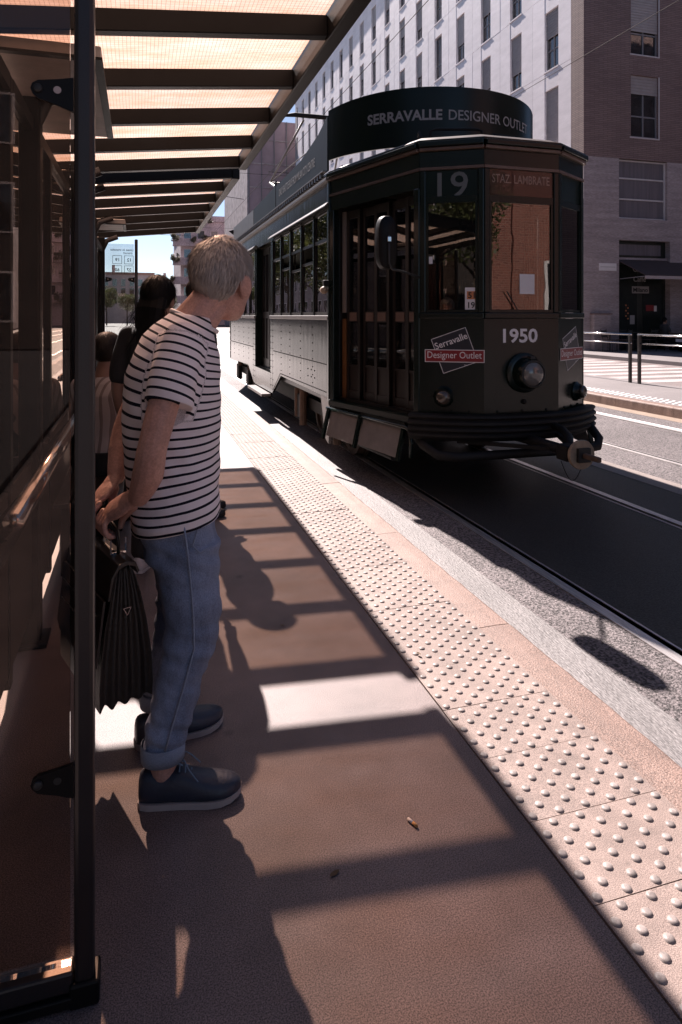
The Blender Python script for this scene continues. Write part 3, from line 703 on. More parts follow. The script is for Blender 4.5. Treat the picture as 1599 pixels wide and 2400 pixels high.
# --- left side lower body (cut-outs over the bogies and a low door sill)
def side_skirt(F, mirror):
    f = (lambda Y: F.len - (Y - YA)) if not mirror else (lambda Y: Y - YA)
    def plate(polyYZ, name):
        m = MB(); front = [F(f(Y), .012, z) for Y, z in polyYZ]; n = Vector(F(0, -.03, 0)) - Vector(F(0, 0, 0))
        m.prism(front, tuple(n)); return P_(m, name, 'tram_side', bevel=.004)
    d0, d1 = 9.60, 10.93
    a = plate([(YA + .002, .56), (YA + .002, 1.355), (d0 - .16, 1.355), (d0 - .16, .30), (8.86, .585)], 'side_panel')
    b = plate([(d0 - .158, .29), (d0 - .158, 1.355), (d0, 1.355), (d0, .28)], 'side_panel')
    c = plate([(d1, .28), (d1, 1.355), (d1 + .16, 1.355), (d1 + .16, .30)], 'side_panel')
    d = plate([(d1 + .162, .30), (d1 + .162, 1.355), (YB - .002, 1.355), (YB - .002, .50), (M2(8.86), .545)], 'side_panel')
    e = plate([(d0 + .002, .285), (d0 + .002, .57), (d1 - .002, .57), (d1 - .002, .28)], 'step_panel')
    rv = MB()
    def rivet(Y, z, r=.0105):
        c0 = Vector(F(f(Y), .012, z)); base = len(rv.v)
        nx = Vector(F(f(Y), .02, z)) - c0
        for q in range(5):
            t = 2 * math.pi * q / 5; p = Vector(F(f(Y) + r * math.cos(t), .0115, z + r * math.sin(t))); rv.v.append(tuple(p))
        rv.v.append(tuple(c0 + nx))
        for q in range(5): rv.f.append((base + q, base + (q + 1) % 5, base + 5))
    for Y in (6.54, 7.14, 7.72, 8.30, 8.84, 9.42, 9.56, 10.98, 11.12, 11.6, 12.2, 12.8, 13.4, 13.98):
        z0 = .66 if Y < 9 or Y > 11.4 else .40
        z = z0
        while z < 1.30: rivet(Y, z); z += .088
    Y = YA + .08
    while Y < d0 - .2: rivet(Y, .90, .0095); Y += .052
    Y = YA + .08
    while Y < 8.86: rivet(Y, .615, .0095); Y += .052
    Y = 11.15
    while Y < YB - .05: rivet(Y, .88, .0095); Y += .06
    for k in range(16): 
        t = k / 15; rivet(8.9 + t * .5, .61 - t * .27, .0095)
    for (yy, zz) in ((7.2, .8), (7.2, .72), (7.05, .8), (7.05, .72), (7.35, .8), (7.35, .72)): rivet(yy, zz, .014)
    o = P_(rv, 'rivets', 'tram_side'); o['kind'] = 'stuff'
    # sill rail with knurled edge, rain strip, letterboard, cornice
    for (Ya, Yb) in ((YA + .01, d0), (d1, YB - .01)):
        a0, a1 = sorted((f(Ya), f(Yb)))
        m = MB(); m.fbox(F, a0, a1, 1.357, 1.402, -.01, .030); P_(m, 'sill_rail', 'tram_grey', bevel=.006)
        m = MB(); m.prism([F(a0, .0, 2.56), F(a0, .055, 2.505), F(a0, .055, 2.517), F(a0, .0, 2.575)], tuple(Vector(F(a1, 0, 0)) - Vector(F(a0, 0, 0)))); P_(m, 'rain_strip', 'tram_grey')
    a0, a1 = 0.002, F.len - .002
    P_(MB().fbox(F, a0, a1, 2.50, 2.76, -.03, .002), 'letterboard', 'tram_side')
    P_(MB().fbox(F, a0, a1, 2.762, 2.80, -.03, .045), 'cornice', 'tram_grey', bevel=.008)
    P_(MB().fbox(F, a0, a1, 2.802, 2.83, -.03, .018), 'cornice', 'tram_trim')
    # windows: dividers every 0.6 m, upper lights, sliding lower sashes
    for (s0, cnt) in ((6.546, 5), (M2(9.509), 5)):
        for i in range(cnt + 1):
            Y = s0 + .593 * i
            P_(MB().fbox(F, f(Y) - .022, f(Y) + .022, 1.404, 2.498, -.035, .006), 'window_post', 'tram_green')
        for i in range(cnt):
            a_, b_ = sorted((f(s0 + .593 * i + .023), f(s0 + .593 * (i + 1) - .023)))
            w = MB()
            for (z0, z1) in ((1.404, 1.44), (2.17, 2.205), (2.47, 2.498)): w.fbox(F, a_, b_, z0, z1, -.03, -.004)
            for q in (a_, b_ - .012): w.fbox(F, q, q + .012, 1.404, 2.498, -.028, -.006)
            w = P_(w, 'window', 'tram_wood')
            MB().fbox(F, a_, b_, 2.206, 2.469, -.02, -.016).build('upper_pane', 'tram_glass', w)
            top = {1: 1.98, 2: 1.94, 3: 2.0}.get(i if not mirror else 9, 2.169)
            MB().fbox(F, a_, b_, 1.441, top, -.022, -.018).build('lower_pane', 'tram_glass', w)
            if top < 2.1: MB().fbox(F, a_, b_, top, top + .03, -.03, -.008).build('sash_rail', 'tram_wood', w)
    # end posts
    for Y in (YA + .03, YB - .03): P_(MB().fbox(F, f(Y) - .035, f(Y) + .035, .52, 2.80, -.04, .020), 'corner_post', 'tram_green', bevel=.01)
    # middle door, two folding leaves set back
    for Y0_ in (d0 + .03, (d0 + d1) / 2 + .01):
        a_, b_ = sorted((f(Y0_), f(Y0_ + .60)))
        m = MB()
        for (z0, z1) in ((.58, .72), (1.36, 1.46), (2.38, 2.48)): m.fbox(F, a_, b_, z0, z1, -.14, -.10)
        for q in (a_, (a_ + b_) / 2 - .025, b_ - .05): m.fbox(F, q, q + .05, .721, 2.379, -.141, -.099)
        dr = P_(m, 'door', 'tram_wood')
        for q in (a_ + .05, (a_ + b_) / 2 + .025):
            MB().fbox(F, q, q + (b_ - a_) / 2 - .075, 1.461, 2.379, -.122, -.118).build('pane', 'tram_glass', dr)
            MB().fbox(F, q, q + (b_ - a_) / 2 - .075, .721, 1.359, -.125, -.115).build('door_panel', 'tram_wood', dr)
    for Y in (d0 + .015, d1 - .015): P_(MB().fbox(F, f(Y) - .015, f(Y) + .015, .571, 2.498, -.15, .0), 'door_jamb', 'tram_green')
    P_(MB().fbox(F, *sorted((f(d0 + .02), f(d1 - .02))), .22, .26, .0, .14), 'step_board', 'tram_grey', bevel=.004)
side_skirt(FSL, False); side_skirt(FSR, True)
# --- end platforms with folding doors on the tapered sides
def end_door(F, near):
    Ln = F.len
    # header over the door
    P_(MB().fbox(F, .0, Ln, 2.46, 2.60, -.03, .004), 'door_header', 'tram_green')
    P_(MB().fbox(F, .0, Ln, 2.602, 2.625, -.03, .014), 'header_moulding', 'tram_trim')
    P_(MB().fbox(F, .0, Ln, 2.627, 2.755, -.03, .004), 'header_board', 'tram_green')
    P_(MB().fbox(F, .0, Ln, 2.757, 2.785, -.03, .035), 'cornice', 'tram_trim', bevel=.006)
    P_(MB().fbox(F, .0, Ln, 2.787, 2.83, -.03, .055), 'cornice', 'tram_green', bevel=.008)
    # jambs
    P_(MB().fbox(F, .0, .075, .50, 2.46, -.06, .012), 'door_post', 'tram_green', bevel=.008)
    P_(MB().fbox(F, Ln - .07, Ln, .50, 2.46, -.06, .012), 'door_post', 'tram_green', bevel=.008)
    m = MB().fbox(F, .085, .15, 1.43, 2.44, -.13, -.09); P_(m, 'stanchion', 'tram_cream')
    m = MB().fbox(F, .085, .15, .56, 1.37, -.13, -.09); P_(m, 'stanchion', 'tram_ochre')
    n = 5; a0 = .16; w = (Ln - .07 - a0) / n
    for i in range(n):
        a = a0 + w * i; b = a + w - .012; dd = -.10 - (.03 if i % 2 else 0)
        m = MB()
        for (z0, z1) in ((.565, .66), (.90, .92), (1.34, 1.44), (2.36, 2.44)): m.fbox(F, a, b, z0, z1, dd - .025, dd)
        for q in (a, b - .035): m.fbox(F, q, q + .035, .565, 2.44, dd - .027, dd + .003)
        lf = P_(m, 'door_leaf', 'tram_wood')
        MB().fbox(F, a + .036, b - .036, 1.441, 2.359, dd - .016, dd - .012).build('pane', 'tram_glass', lf)
        MB().fbox(F, a + .036, b - .036, .921, 1.339, dd - .016, dd - .012).build('pane', 'tram_glass', lf)
        MB().fbox(F, a + .036, b - .036, .661, .899, dd - .02, dd - .010).build('door_panel', 'tram_wood', lf)
        MB().fbox(F, a + .05, b - .05, 1.35, 1.43, dd + .0, dd + .006).build('lock_plate', 'tram_trim', lf)
    # sill, folding step with two grey panels
    P_(MB().fbox(F, .0, Ln, .49, .56, -.1, .03), 'door_sill', 'tram_green', bevel=.012)
    P_(MB().tube([F(.0, .04, .47), F(Ln - .10, .06, .46), F(Ln - .04, .06, .43), F(Ln - .03, .07, .22)], .018, 10), 'step_tube', 'tram_green', smooth=True)
    for (a, b) in ((.10, .60), (.66, 1.24)):
        m = MB(); m.prism([F(a, .03, .45), F(b, .03, .44), F(b, .10, .20), F(a, .10, .22)], tuple(Vector(F(0, .012, 0)) - Vector(F(0, 0, 0)))); P_(m, 'step_plate', 'tram_grey')
    for a in (.06, .62, 1.28):
        m = MB(); m.bar(F(a, .05, .48), F(a, .125, .18), .035, .03); P_(m, 'step_bracket', 'tram_green')
end_door(FDL, True); end_door(FDR, False)
for F in (FBDL, FBDR):
    P_(MB().fbox(F, 0, F.len, .50, 1.40, -.03, .004), 'rear_panel', 'tram_green'); P_(MB().fbox(F, 0, F.len, 2.46, 2.83, -.03, .004), 'rear_header', 'tram_green')
    for a in (0, F.len / 2 - .03, F.len - .06): P_(MB().fbox(F, a, a + .06, 1.40, 2.46, -.03, .004), 'window_post', 'tram_green')
    P_(MB().fbox(F, .06, F.len - .06, 1.41, 2.45, -.02, -.016), 'rear_pane', 'tram_glass')
# --- nose panels
def nose(F, name, rear=False, dest=None, number=None):
    Ln = F.len
    pn = P_(MB().fbox(F, .0, Ln, .575, 1.375, -.03, .0), 'nose_panel', 'tram_green')
    P_(MB().fbox(F, .0, Ln, 1.377, 1.425, -.03, .018), 'sill_moulding', 'tram_green', bevel=.006)
    P_(MB().fbox(F, .0, Ln, 2.602, 2.625, -.03, .014), 'header_moulding', 'tram_trim')
    P_(MB().fbox(F, .0, Ln, 2.627, 2.755, -.03, .004), 'header_board', 'tram_green')
    P_(MB().fbox(F, .0, Ln, 2.757, 2.785, -.03, .035), 'cornice', 'tram_trim', bevel=.006)
    P_(MB().fbox(F, .0, Ln, 2.787, 2.83, -.03, .055), 'cornice', 'tram_green', bevel=.008)
    for a in (0.0, Ln - .05): P_(MB().fbox(F, a, a + .05, 1.425, 2.601, -.04, .010), 'nose_post', 'tram_green', bevel=.008)
    w = MB(); w.fbox(F, .051, Ln - .051, 2.33, 2.385, -.03, .0); w.fbox(F, .051, Ln - .051, 1.427, 1.45, -.03, .0)
    for a in (.051, Ln - .071): w.fbox(F, a, a + .02, 1.451, 2.329, -.03, -.002)
    w = P_(w, 'windscreen', 'tram_green')
    MB().fbox(F, .0715, Ln - .0715, 1.451, 2.329, -.018, -.013).build('pane', 'tram_glass', w)
    return pn, w
pC, wC = nose(FC, 'c'); pL, wL = nose(FL, 'l'); pR, wR = nose(FR, 'r')
for F in (FBC, FBL, FBR): nose(F, 'b', True)
for F in (FBC, FBL, FBR): P_(MB().fbox(F, .05, F.len - .05, 2.386, 2.60, -.03, -.002), 'blind_box', 'tram_green')
# destination blind and route number
db = P_(MB().fbox(FC, .051, FC.len - .051, 2.386, 2.60, -.03, -.012), 'destination_blind', 'dest_red')
text_on(FC, 'STAZ. LAMBRATE', .10, .35, 2.525, -.0105, 'letter_rose', db, width=.54, bold=.0006)
P_(MB().fbox(FC, .051, FC.len - .051, 2.386, 2.60, -.006, -.004), 'blind_glass', 'blind_glass')
nb = P_(MB().fbox(FL, .051, FL.len - .051, 2.34, 2.60, -.03, -.006), 'route_box', 'sign_green')
text_on(FL, '19', .30, .27, 2.475, -.0045, 'letter_dim', nb, width=.25, bold=.002)
P_(MB().fbox(FR, .051, FR.len - .051, 2.386, 2.60, -.03, -.006), 'route_box', 'sign_green')
# fleet number and advertising emblems
text_on(FC, '1950', .155, .335, 1.235, .0015, 'letter_white', pC, bold=.004, width=.325)
def emblem(F, pn, a0, z0, sx=1.0):
    c, s = math.cos(math.radians(20)), math.sin(math.radians(20)); h = .150
    def R(x, y): return (a0 + (x * c - y * s) * sx, z0 + x * s + y * c)
    m = MB(); m.add([F(q[0], .0010, q[1]) for q in (R(-h, -h), R(h, -h), R(h, h), R(-h, h))], [(0, 1, 2, 3)]); m.build('emblem_field', 'logo_navy', pn, fix=False)
    m = MB(); t = .0045
    for (x0, x1, y0, y1) in ((-h, h, h - t, h), (-h, h, -h, -h + t), (-h, -h + t, -h, h), (h - t, h, -h, h)):
        m.add([F(q[0], .0022, q[1]) for q in (R(x0, y0), R(x1, y0), R(x1, y1), R(x0, y1))], [(0, 1, 2, 3)])
    m.build('emblem_outline', 'letter_white', pn, fix=False)
    q = R(.0, .083); text_on(F, 'Serravalle', .075, q[0], q[1], .0034, 'letter_white', pn, rot=math.radians(20), width=.275 * sx, bold=.0008)
    zz = z0 - .045
    for (w_, h_, d_, mt, nm) in ((.242, .052, .0046, 'letter_white', 'emblem_border'), (.236, .046, .0058, 'logo_red', 'emblem_band')):
        m = MB(); m.add([F(a0 - w_ * sx, d_, zz - h_), F(a0 + w_ * sx, d_, zz - h_), F(a0 + w_ * sx, d_, zz + h_), F(a0 - w_ * sx, d_, zz + h_)], [(0, 1, 2, 3)]); m.build(nm, mt, pn, fix=False)
    text_on(F, 'Designer Outlet', .078, a0, zz, .0070, 'letter_white', pn, width=.44 * sx)
    text_on(F, 'TM', .018, a0 + .09 * sx, zz - .075, .0034, 'letter_white', pn)
emblem(FL, pL, .285, 1.115); emblem(FR, pR, .27, 1.115)
# headlamp
hc = FC(.365, 0, .93)
hl = P_(MB().lathe(hc, (0, -1, 0), [(0, .165), (.02, .165), (.03, .15), (.035, .128), (.13, .122), (.145, .112), (.145, .10)], 36), 'headlamp', 'tram_green', autosmooth=True)
MB().lathe((hc[0], hc[1] - .138, hc[2]), (0, -1, 0), [(0, .098), (.012, .094), (.026, .075), (.036, .045), (.039, .012)], 32).build('lens', 'lamp_glass', hl, smooth=True)
MB().lathe((hc[0], hc[1] - .135, hc[2]), (0, -1, 0), [(0, .108), (.014, .108), (.018, .103), (.014, .098), (.0, .098)], 32).build('rim', 'dark_steel', hl, smooth=True)
MB().box(hc[0] - .02, hc[0] + .02, hc[1] - .14, hc[1] - .08, hc[2] + .118, hc[2] + .142).build('catch', 'dark_steel', hl, bevel=.004)
for (F, a, z) in ((FL, .20, .735), (FR, .36, .735)):
    c0 = Vector(F(a, 0, z)); ax = Vector(F(a, 1, z)) - c0
    ml = P_(MB().lathe(c0, ax, [(0, .085), (.012, .085), (.03, .068), (.06, .064)], 24), 'marker_lamp', 'tram_green', autosmooth=True)
    MB().lathe(c0 + ax * .058, ax, [(0, .058), (.02, .054), (.035, .036), (.041, .01)], 20).build('lens', 'lamp_amber', ml, smooth=True)
P_(MB().lathe(FC(.365, 0, .69), (0, -1, 0), [(0, .022), (.02, .018), (.03, .01)], 12), 'plug', 'under_black', smooth=True)
# ribbed bumper swept round the nose
prof = [(.0, .60), (.05, .60), (.075, .592), (.082, .575), (.065, .556), (.085, .540), (.088, .522), (.068, .504), (.088, .488), (.09, .470), (.07, .452), (.086, .438), (.084, .42), (.062, .405), (.045, .385), (.0, .385)]
path = []
for i in range(33):
    t = -1 + 2 * i / 32; x = t * .86; path.append((TX + x, YF - .03 + .34 * abs(t) ** 2.3))
rings = []
for i, (x, y) in enumerate(path):
    a = path[max(0, i - 1)]; b = path[min(32, i + 1)]; tx, ty = b[0] - a[0], b[1] - a[1]; l = math.hypot(tx, ty); nx, ny = ty / l, -tx / l
    rings.append([(x + nx * d, y + ny * d, z) for d, z in prof])
P_(MB().loft(rings), 'bumper', 'under_black', autosmooth=True)
P_(MB().prism([(x, y + .02, .385) for x, y in path], (0, 0, .21)), 'bumper_core', 'under_black')
# studs along the panel foot
for F in (FL, FC, FR):
    for a in (.12, F.len / 2, F.len - .12):
        P_(MB().lathe(F(a, 0, .618), Vector(F(a, 1, 0)) - Vector(F(a, 0, 0)), [(0, .011), (.008, .009), (.012, .004)], 8), 'stud', 'tram_green', smooth=True)
# life-guard frame, coupler with pale disc
fr = [(TX - .80, 5.25, .42), (TX - .80, 5.0, .34), (TX - .74, 4.86, .285), (TX - .60, 4.80, .272), (TX + .55, 4.78, .272), (TX + .72, 4.80, .285), (TX + .78, 4.86, .34), (TX + .80, 5.0, .42)]
P_(MB().tube(fr, .038, 10), 'lifeguard_frame', 'under_black', smooth=True)
cp = P_(MB().tube([(TX + .02, 5.5, .38), (TX + .02, 4.05, .40)], [.05, .036], 12), 'coupler', 'under_black', smooth=True)
MB().lathe((TX + .02, 4.10, .40), (0, -1, 0), [(0, .103), (.02, .108), (.032, .103)], 28).build('coupler_disc', 'buffer_disc', cp, autosmooth=True)
MB().box(TX - .03, TX + .07, 4.04, 4.068, .35, .45).build('coupler_socket', 'black_print', cp)
MB().box(TX + .002, TX + .038, 3.88, 4.05, .382, .418).build('coupler_tongue', 'rust', cp, bevel=.008)
MB().box(TX - .07, TX + .08, 4.13, 4.26, .34, .455).build('coupler_block', 'under_black', cp, bevel=.01)
ch = [(TX - .08 + .2 * i / 12, 4.18, .34 - .15 * math.sin(math.pi * i / 12)) for i in range(13)]
MB().tube(ch, .0035, 6).build('safety_chain', 'dark_steel', cp)
P_(MB().bar((TX + .36, 4.9, .42), (TX + .06, 4.25, .42), .035), 'coupler_stay', 'under_black'); P_(MB().bar((TX - .5, 5.0, .36), (TX + .02, 4.4, .38), .03), 'coupler_stay', 'under_black')
P_(MB().tube([(TX + .22, 4.70, .50), (TX + .20, 4.55, .49), (TX + .12, 4.36, .47), (TX + .05, 4.26, .45), (TX + .03, 4.2, .42)], .03, 10), 'coupler_stay', 'under_black', smooth=True)
# mirror
mp = Vector((1.80, 4.74, 1.955))
m = MB(); n = 22; pr = []
for i in range(n):
    q = 2 * math.pi * i / n; x = .078 * math.cos(q); z = .205 * math.copysign(abs(math.sin(q)) ** .55, math.sin(q)); x = .078 * math.copysign(abs(math.cos(q)) ** .75, math.cos(q)); pr.append((x, z))
rg = [[(mp.x + x * k, mp.y + d, mp.z + z * (1 - (1 - k) * .5)) for x, z in pr] for (d, k) in ((0, .86), (-.018, .98), (.012, 1.0), (.03, .97))]
rg = [rg[0]] + rg[1:]
rg = [[(mp.x + x * k, mp.y + d, mp.z + z * (1 - (1 - k) * .5)) for x, z in pr] for (d, k) in ((-.05, .70), (-.035, .93), (.0, 1.0), (.03, 1.0))]
mi = P_(MB().loft(rg), 'mirror', 'mirror_black', autosmooth=True)
MB().tube([(mp.x, mp.y - .06, mp.z + .05), (mp.x, mp.y - .06, mp.z - .16), (mp.x + .03, mp.y - .055, mp.z - .205), (mp.x + .10, mp.y - .04, mp.z - .215), (2.10, 4.98, 1.735), (2.22, 5.08, 1.72)], .009, 8).build('mirror_arm', 'dark_steel', mi, smooth=True)
MB().box(mp.x - .016, mp.x + .016, mp.y - .075, mp.y - .05, mp.z + .0, mp.z + .04).build('mirror_clamp', 'chrome', mi, bevel=.004)
# dash cards and paper behind the glass
cd = P_(MB().fbox(FL, .37, .47, 1.44, 1.63, -.012, -.009), 'run_card', 'paper')
m = MB().fbox(FL, .385, .46, 1.535, 1.60, -.0088, -.0075).build('card_print', 'orange_print', cd)
text_on(FL, '51', .068, .422, 1.567, -.0065, 'black_print', cd, bold=.0015); text_on(FL, '19', .068, .422, 1.487, -.0075, 'black_print', cd, bold=.0015)
P_(MB().fbox(FC, .335, .475, 1.58, 1.745, -.012, -.009), 'notice', 'paper')
P_(MB().fbox(FL, .075, .105, 1.83, 1.89, -.012, -.009), 'notice', 'paper')
# wiper
P_(MB().tube([FC(.30, .012, 1.45), FC(.20, .014, 1.60)], .005, 6), 'wiper', 'dark_steel')
# marker on left corner post, lamp
P_(MB().lathe((TX - HW - .06, YA + .03, 1.66), (0, -1, 0), [(-.05, .012), (-.03, .035), (.02, .04), (.05, .03), (.06, .01)], 14), 'side_lamp', 'buffer_disc', smooth=True)
P_(MB().box(TX - HW - .07, TX - HW - .012, YA - .01, YA + .05, 1.70, 1.76), 'side_lamp_cap', 'under_black', bevel=.01)
# --- roof
dense = []
for i in range(len(outline)):
    a = outline[i]; b = outline[(i + 1) % len(outline)]; k = 3 if i not in (3, 9) else 12
    dense += [(a[0] + (b[0] - a[0]) * j / k, a[1] + (b[1] - a[1]) * j / k) for j in range(k)]
rings = []
for r in (1.015, .99, .94, .85, .70, .5, .25, .02):
    z = 2.832 + .17 * math.sqrt(max(0, 1 - min(1, r) ** 2.4))
    ring = []
    for (x, y) in dense:
        qy = min(max(y, 6.3), M2(6.3)); ring.append((TX + (x - TX) * r, qy + (y - qy) * r, z))
    rings.append(ring)
P_(MB().loft(rings), 'roof', 'tram_roof', smooth=True)
P_(MB().loft([[(TX + (x - TX) * 1.02, y + (-.02 if y < 8 else .02), z) for x, y in dense] for z in (2.831, 2.85)]), 'roof_edge', 'tram_green')
# roof rail above the nose
P_(MB().tube([(2.42, 5.30, 2.86), (2.42, 5.30, 3.0), (2.46, 5.28, 3.015), (2.80, 5.16, 3.01), (2.84, 5.15, 2.995), (2.84, 5.15, 2.86)], .012, 8), 'roof_rail', 'under_black', smooth=True)
P_(MB().tube([(3.0, 5.25, 2.99), (3.35, 5.25, 2.97)], .028, 8), 'roof_pipe', 'under_black', smooth=True)
P_(MB().tube([(2.40, 5.35, 2.88), (2.38, 5.45, 3.03), (2.44, 5.6, 3.03)], .012, 8), 'roof_rail', 'under_black', smooth=True)
# --- roof boards: curved one in front, straight ones along the sides
def arc(t):
    """t -1..1 along the front board"""
    q = t * math.pi / 2; return 1.2 * math.sin(q), 6.90 - 1.25 * math.cos(q)
def arc_z(x): return (3.005, 3.545)
n = 48; samp = [arc(-.84 + 1.68 * i / n) for i in range(n + 1)]
rings = []
for i, (x, y) in enumerate(samp):
    a = samp[max(0, i - 1)]; b = samp[min(n, i + 1)]; tx, ty = b[0] - a[0], b[1] - a[1]; l = math.hypot(tx, ty) or 1; nx, ny = ty / l, -tx / l
    rings.append([(TX + x, y, 2.995), (TX + x, y, 3.55 - .05 * (x / 1.2) ** 4), (TX + x - nx * .02, y - ny * .02, 3.55 - .05 * (x / 1.2) ** 4), (TX + x - nx * .02, y - ny * .02, 2.995)])
fb = P_(MB().loft(rings), 'front_board', 'sign_green', autosmooth=True)
# arc-length table for the bent lettering
al = [0]
for i in range(n): al.append(al[-1] + math.hypot(samp[i+1][0] - samp[i][0], samp[i+1][1] - samp[i][1]))
mid = al[n // 2]
def bent(s, z, d=.004):
    s = min(max(s + mid, 0.0), al[-1] - 1e-6)
    for i in range(n):
        if al[i + 1] >= s: break
    t = (s - al[i]) / max(1e-9, al[i + 1] - al[i]); a, b = samp[i], samp[i + 1]; x = a[0] + (b[0] - a[0]) * t; y = a[1] + (b[1] - a[1]) * t
    tx, ty = b[0] - a[0], b[1] - a[1]; l = math.hypot(tx, ty); return (TX + x + ty / l * d, y - tx / l * d, z)
def bent_text(body, size, s0, s1, z, bold):
    v, f = text_data(body, size, bold, res=4); xs_ = [p[0] for p in v]; x0, x1 = min(xs_), max(xs_); ys_ = [p[1] for p in v]; cy = (min(ys_) + max(ys_)) / 2
    mb = MB(); mb.add([bent(s0 + (p[0] - x0) / (x1 - x0) * (s1 - s0), z + p[1] - cy) for p in v], f)
    return mb.build('lettering', 'letter_grey', fb, fix=False)
bent_text('SERRAVALLE', .135, -1.04, -.31, 3.285, .0040); bent_text('DESIGNER OUTLET', .135, -.25, .80, 3.285, .0012)
for (xx, sg) in ((TX - 1.165, -1), (TX + 1.165, 1)):
    poly = [(xx, 6.62, 2.90), (xx, 6.62, 3.46), (xx, 7.0, 3.36), (xx, 7.8, 3.26), (xx, 9.3, 3.235), (xx, 9.3, 2.87)]
    sb = P_(MB().prism(poly, (-sg * .02, 0, 0)), 'side_board', 'sign_side')
    poly2 = [(xx, 9.34, 2.87), (xx, 9.34, 3.32), (xx, 9.5, 3.24), (xx, 11.2, 3.20), (xx, 11.2, 2.87)]
    P_(MB().prism(poly2, (-sg * .02, 0, 0)), 'side_board', 'sign_side')
    poly3 = [(xx, 11.24, 2.87), (xx, 11.24, 3.20), (xx, 13.7, 3.20), (xx, 13.7, 2.87)]
    P_(MB().prism(poly3, (-sg * .02, 0, 0)), 'side_board', 'tram_grey')
    if sg < 0:
        FB_ = facet((xx, 9.3), (xx, 6.62))
        text_on(FB_, 'DAILY SHUTTLE BUS FROM MILAN CITY CENTRE', .14, 1.20, 3.10, .003, 'letter_grey', sb, width=1.95, bold=.001)
    # ladder-like grating along the roof edge
    g = MB(); y = 6.7
    while y < 13.6: g.box(xx + (-.05 if sg < 0 else .02), xx + (-.02 if sg < 0 else .05), y, y + .05, 2.835, 2.88); y += .11
    o = P_(g, 'roof_grating', 'tram_grey'); o['kind'] = 'stuff'
    P_(MB().box(xx + (-.055 if sg < 0 else .015), xx + (-.015 if sg < 0 else .055), 6.6, 13.7, 2.881, 2.895), 'roof_rail', 'tram_grey')
P_(MB().box(TX - .3, TX + .3, 13.9, 14.3, 3.0, 3.2), 'roof_box', 'under_black', bevel=.02)
P_(MB().prism([(1.80, 13.95, 3.16), (2.06, 13.9, 3.26), (1.98, 13.9, 3.02)], (0, .03, 0)), 'roof_lamp', 'under_black')
# --- pantograph
pg = P_(MB().box(TX - .6, TX + .6, 10.2, 11.6, 3.10, 3.16), 'pantograph_base', 'under_black')
m = MB()
for s in (-1, 1):
    m.tube([(TX + s * .55, 10.4, 3.15), (TX + s * .62, 12.6, 3.95)], .022, 8); m.tube([(TX + s * .62, 12.6, 3.95), (TX + s * .35, 11.0, 4.72)], .018, 8)
m.tube([(TX - .62, 12.6, 3.95), (TX + .62, 12.6, 3.95)], .018, 8); m.tube([(TX - .62, 12.6, 3.95), (TX + .35, 11.0, 4.72)], .01, 6); m.tube([(TX - .55, 10.4, 3.15), (TX + .55, 10.4, 3.15)], .03, 8)
m.build('pantograph_arm', 'tram_grey', pg, smooth=True)
m = MB(); m.tube([(TX - .95, 11.0, 4.62), (TX - .75, 11.0, 4.76), (TX - .5, 11.0, 4.80), (TX + .5, 11.0, 4.80), (TX + .75, 11.0, 4.76), (TX + .95, 11.0, 4.62)], [.012, .018, (.03, .04), (.03, .04), .018, .012], 8); m.build('collector_shoe', 'under_black', pg, smooth=True)
# --- running gear
for yc in (7.55, M2(7.55)):
    P_(MB().box(TX - .95, TX + .95, yc - .95, yc + .95, .36, .46), 'bogie_frame', 'under_black')
    for s in (-1, 1):
        P_(MB().bar((TX + s * .98, yc - .95, .32), (TX + s * .98, yc + .95, .32), .06, .14), 'bogie_side', 'under_black')
        for dy in (-.62, .62):
            wx = TX + s * .74; w = P_(MB().lathe((wx, yc + dy, RZ + .345), (s, 0, 0), [(-.06, .365), (-.03, .365), (-.03, .34), (.06, .335), (.06, .27), (.03, .26), (.03, .1), (.08, .09), (.08, .0)], 32), 'wheel', 'rust', autosmooth=True)
            MB().box(min(TX + s * 1.02, TX + s * 1.10), max(TX + s * 1.02, TX + s * 1.10), yc + dy - .13, yc + dy + .13, .12, .42).build('axle_box', 'under_black', w, bevel=.02)
            MB().tube([(TX + s * 1.06, yc + dy - .13, .40), (TX + s * 1.06, yc + dy - .13, .56)], .05, 10).build('spring', 'rust', w)
P_(MB().box(TX - .9, TX + .9, 8.9, M2(8.9), .18, .49), 'equipment_box', 'under_black', bevel=.02)
for (Y, z, h) in ((8.30, .12, .36), (8.02, .05, .5), (6.55, .08, .4)):
    P_(MB().tube([(TX - 1.08, Y, z), (TX - 1.08, Y, z + h)], .045, 10), 'hanger', 'rust'); 
P_(MB().prism([(TX - HW - .012, 6.44, .56), (TX - HW - .012, 6.50, .10), (TX - HW - .012, 6.62, .14), (TX - HW - .012, 6.80, .56)], (.03, 0, 0)), 'mud_plate', 'tram_grey')
P_(MB().box(TX - .85, TX + .85, 5.3, 6.5, .30, .49), 'underframe', 'under_black')
P_(MB().tube([(2.1, 5.35, .18), (2.0, 6.3, .18)], .03, 8), 'sand_pipe', 'under_black')
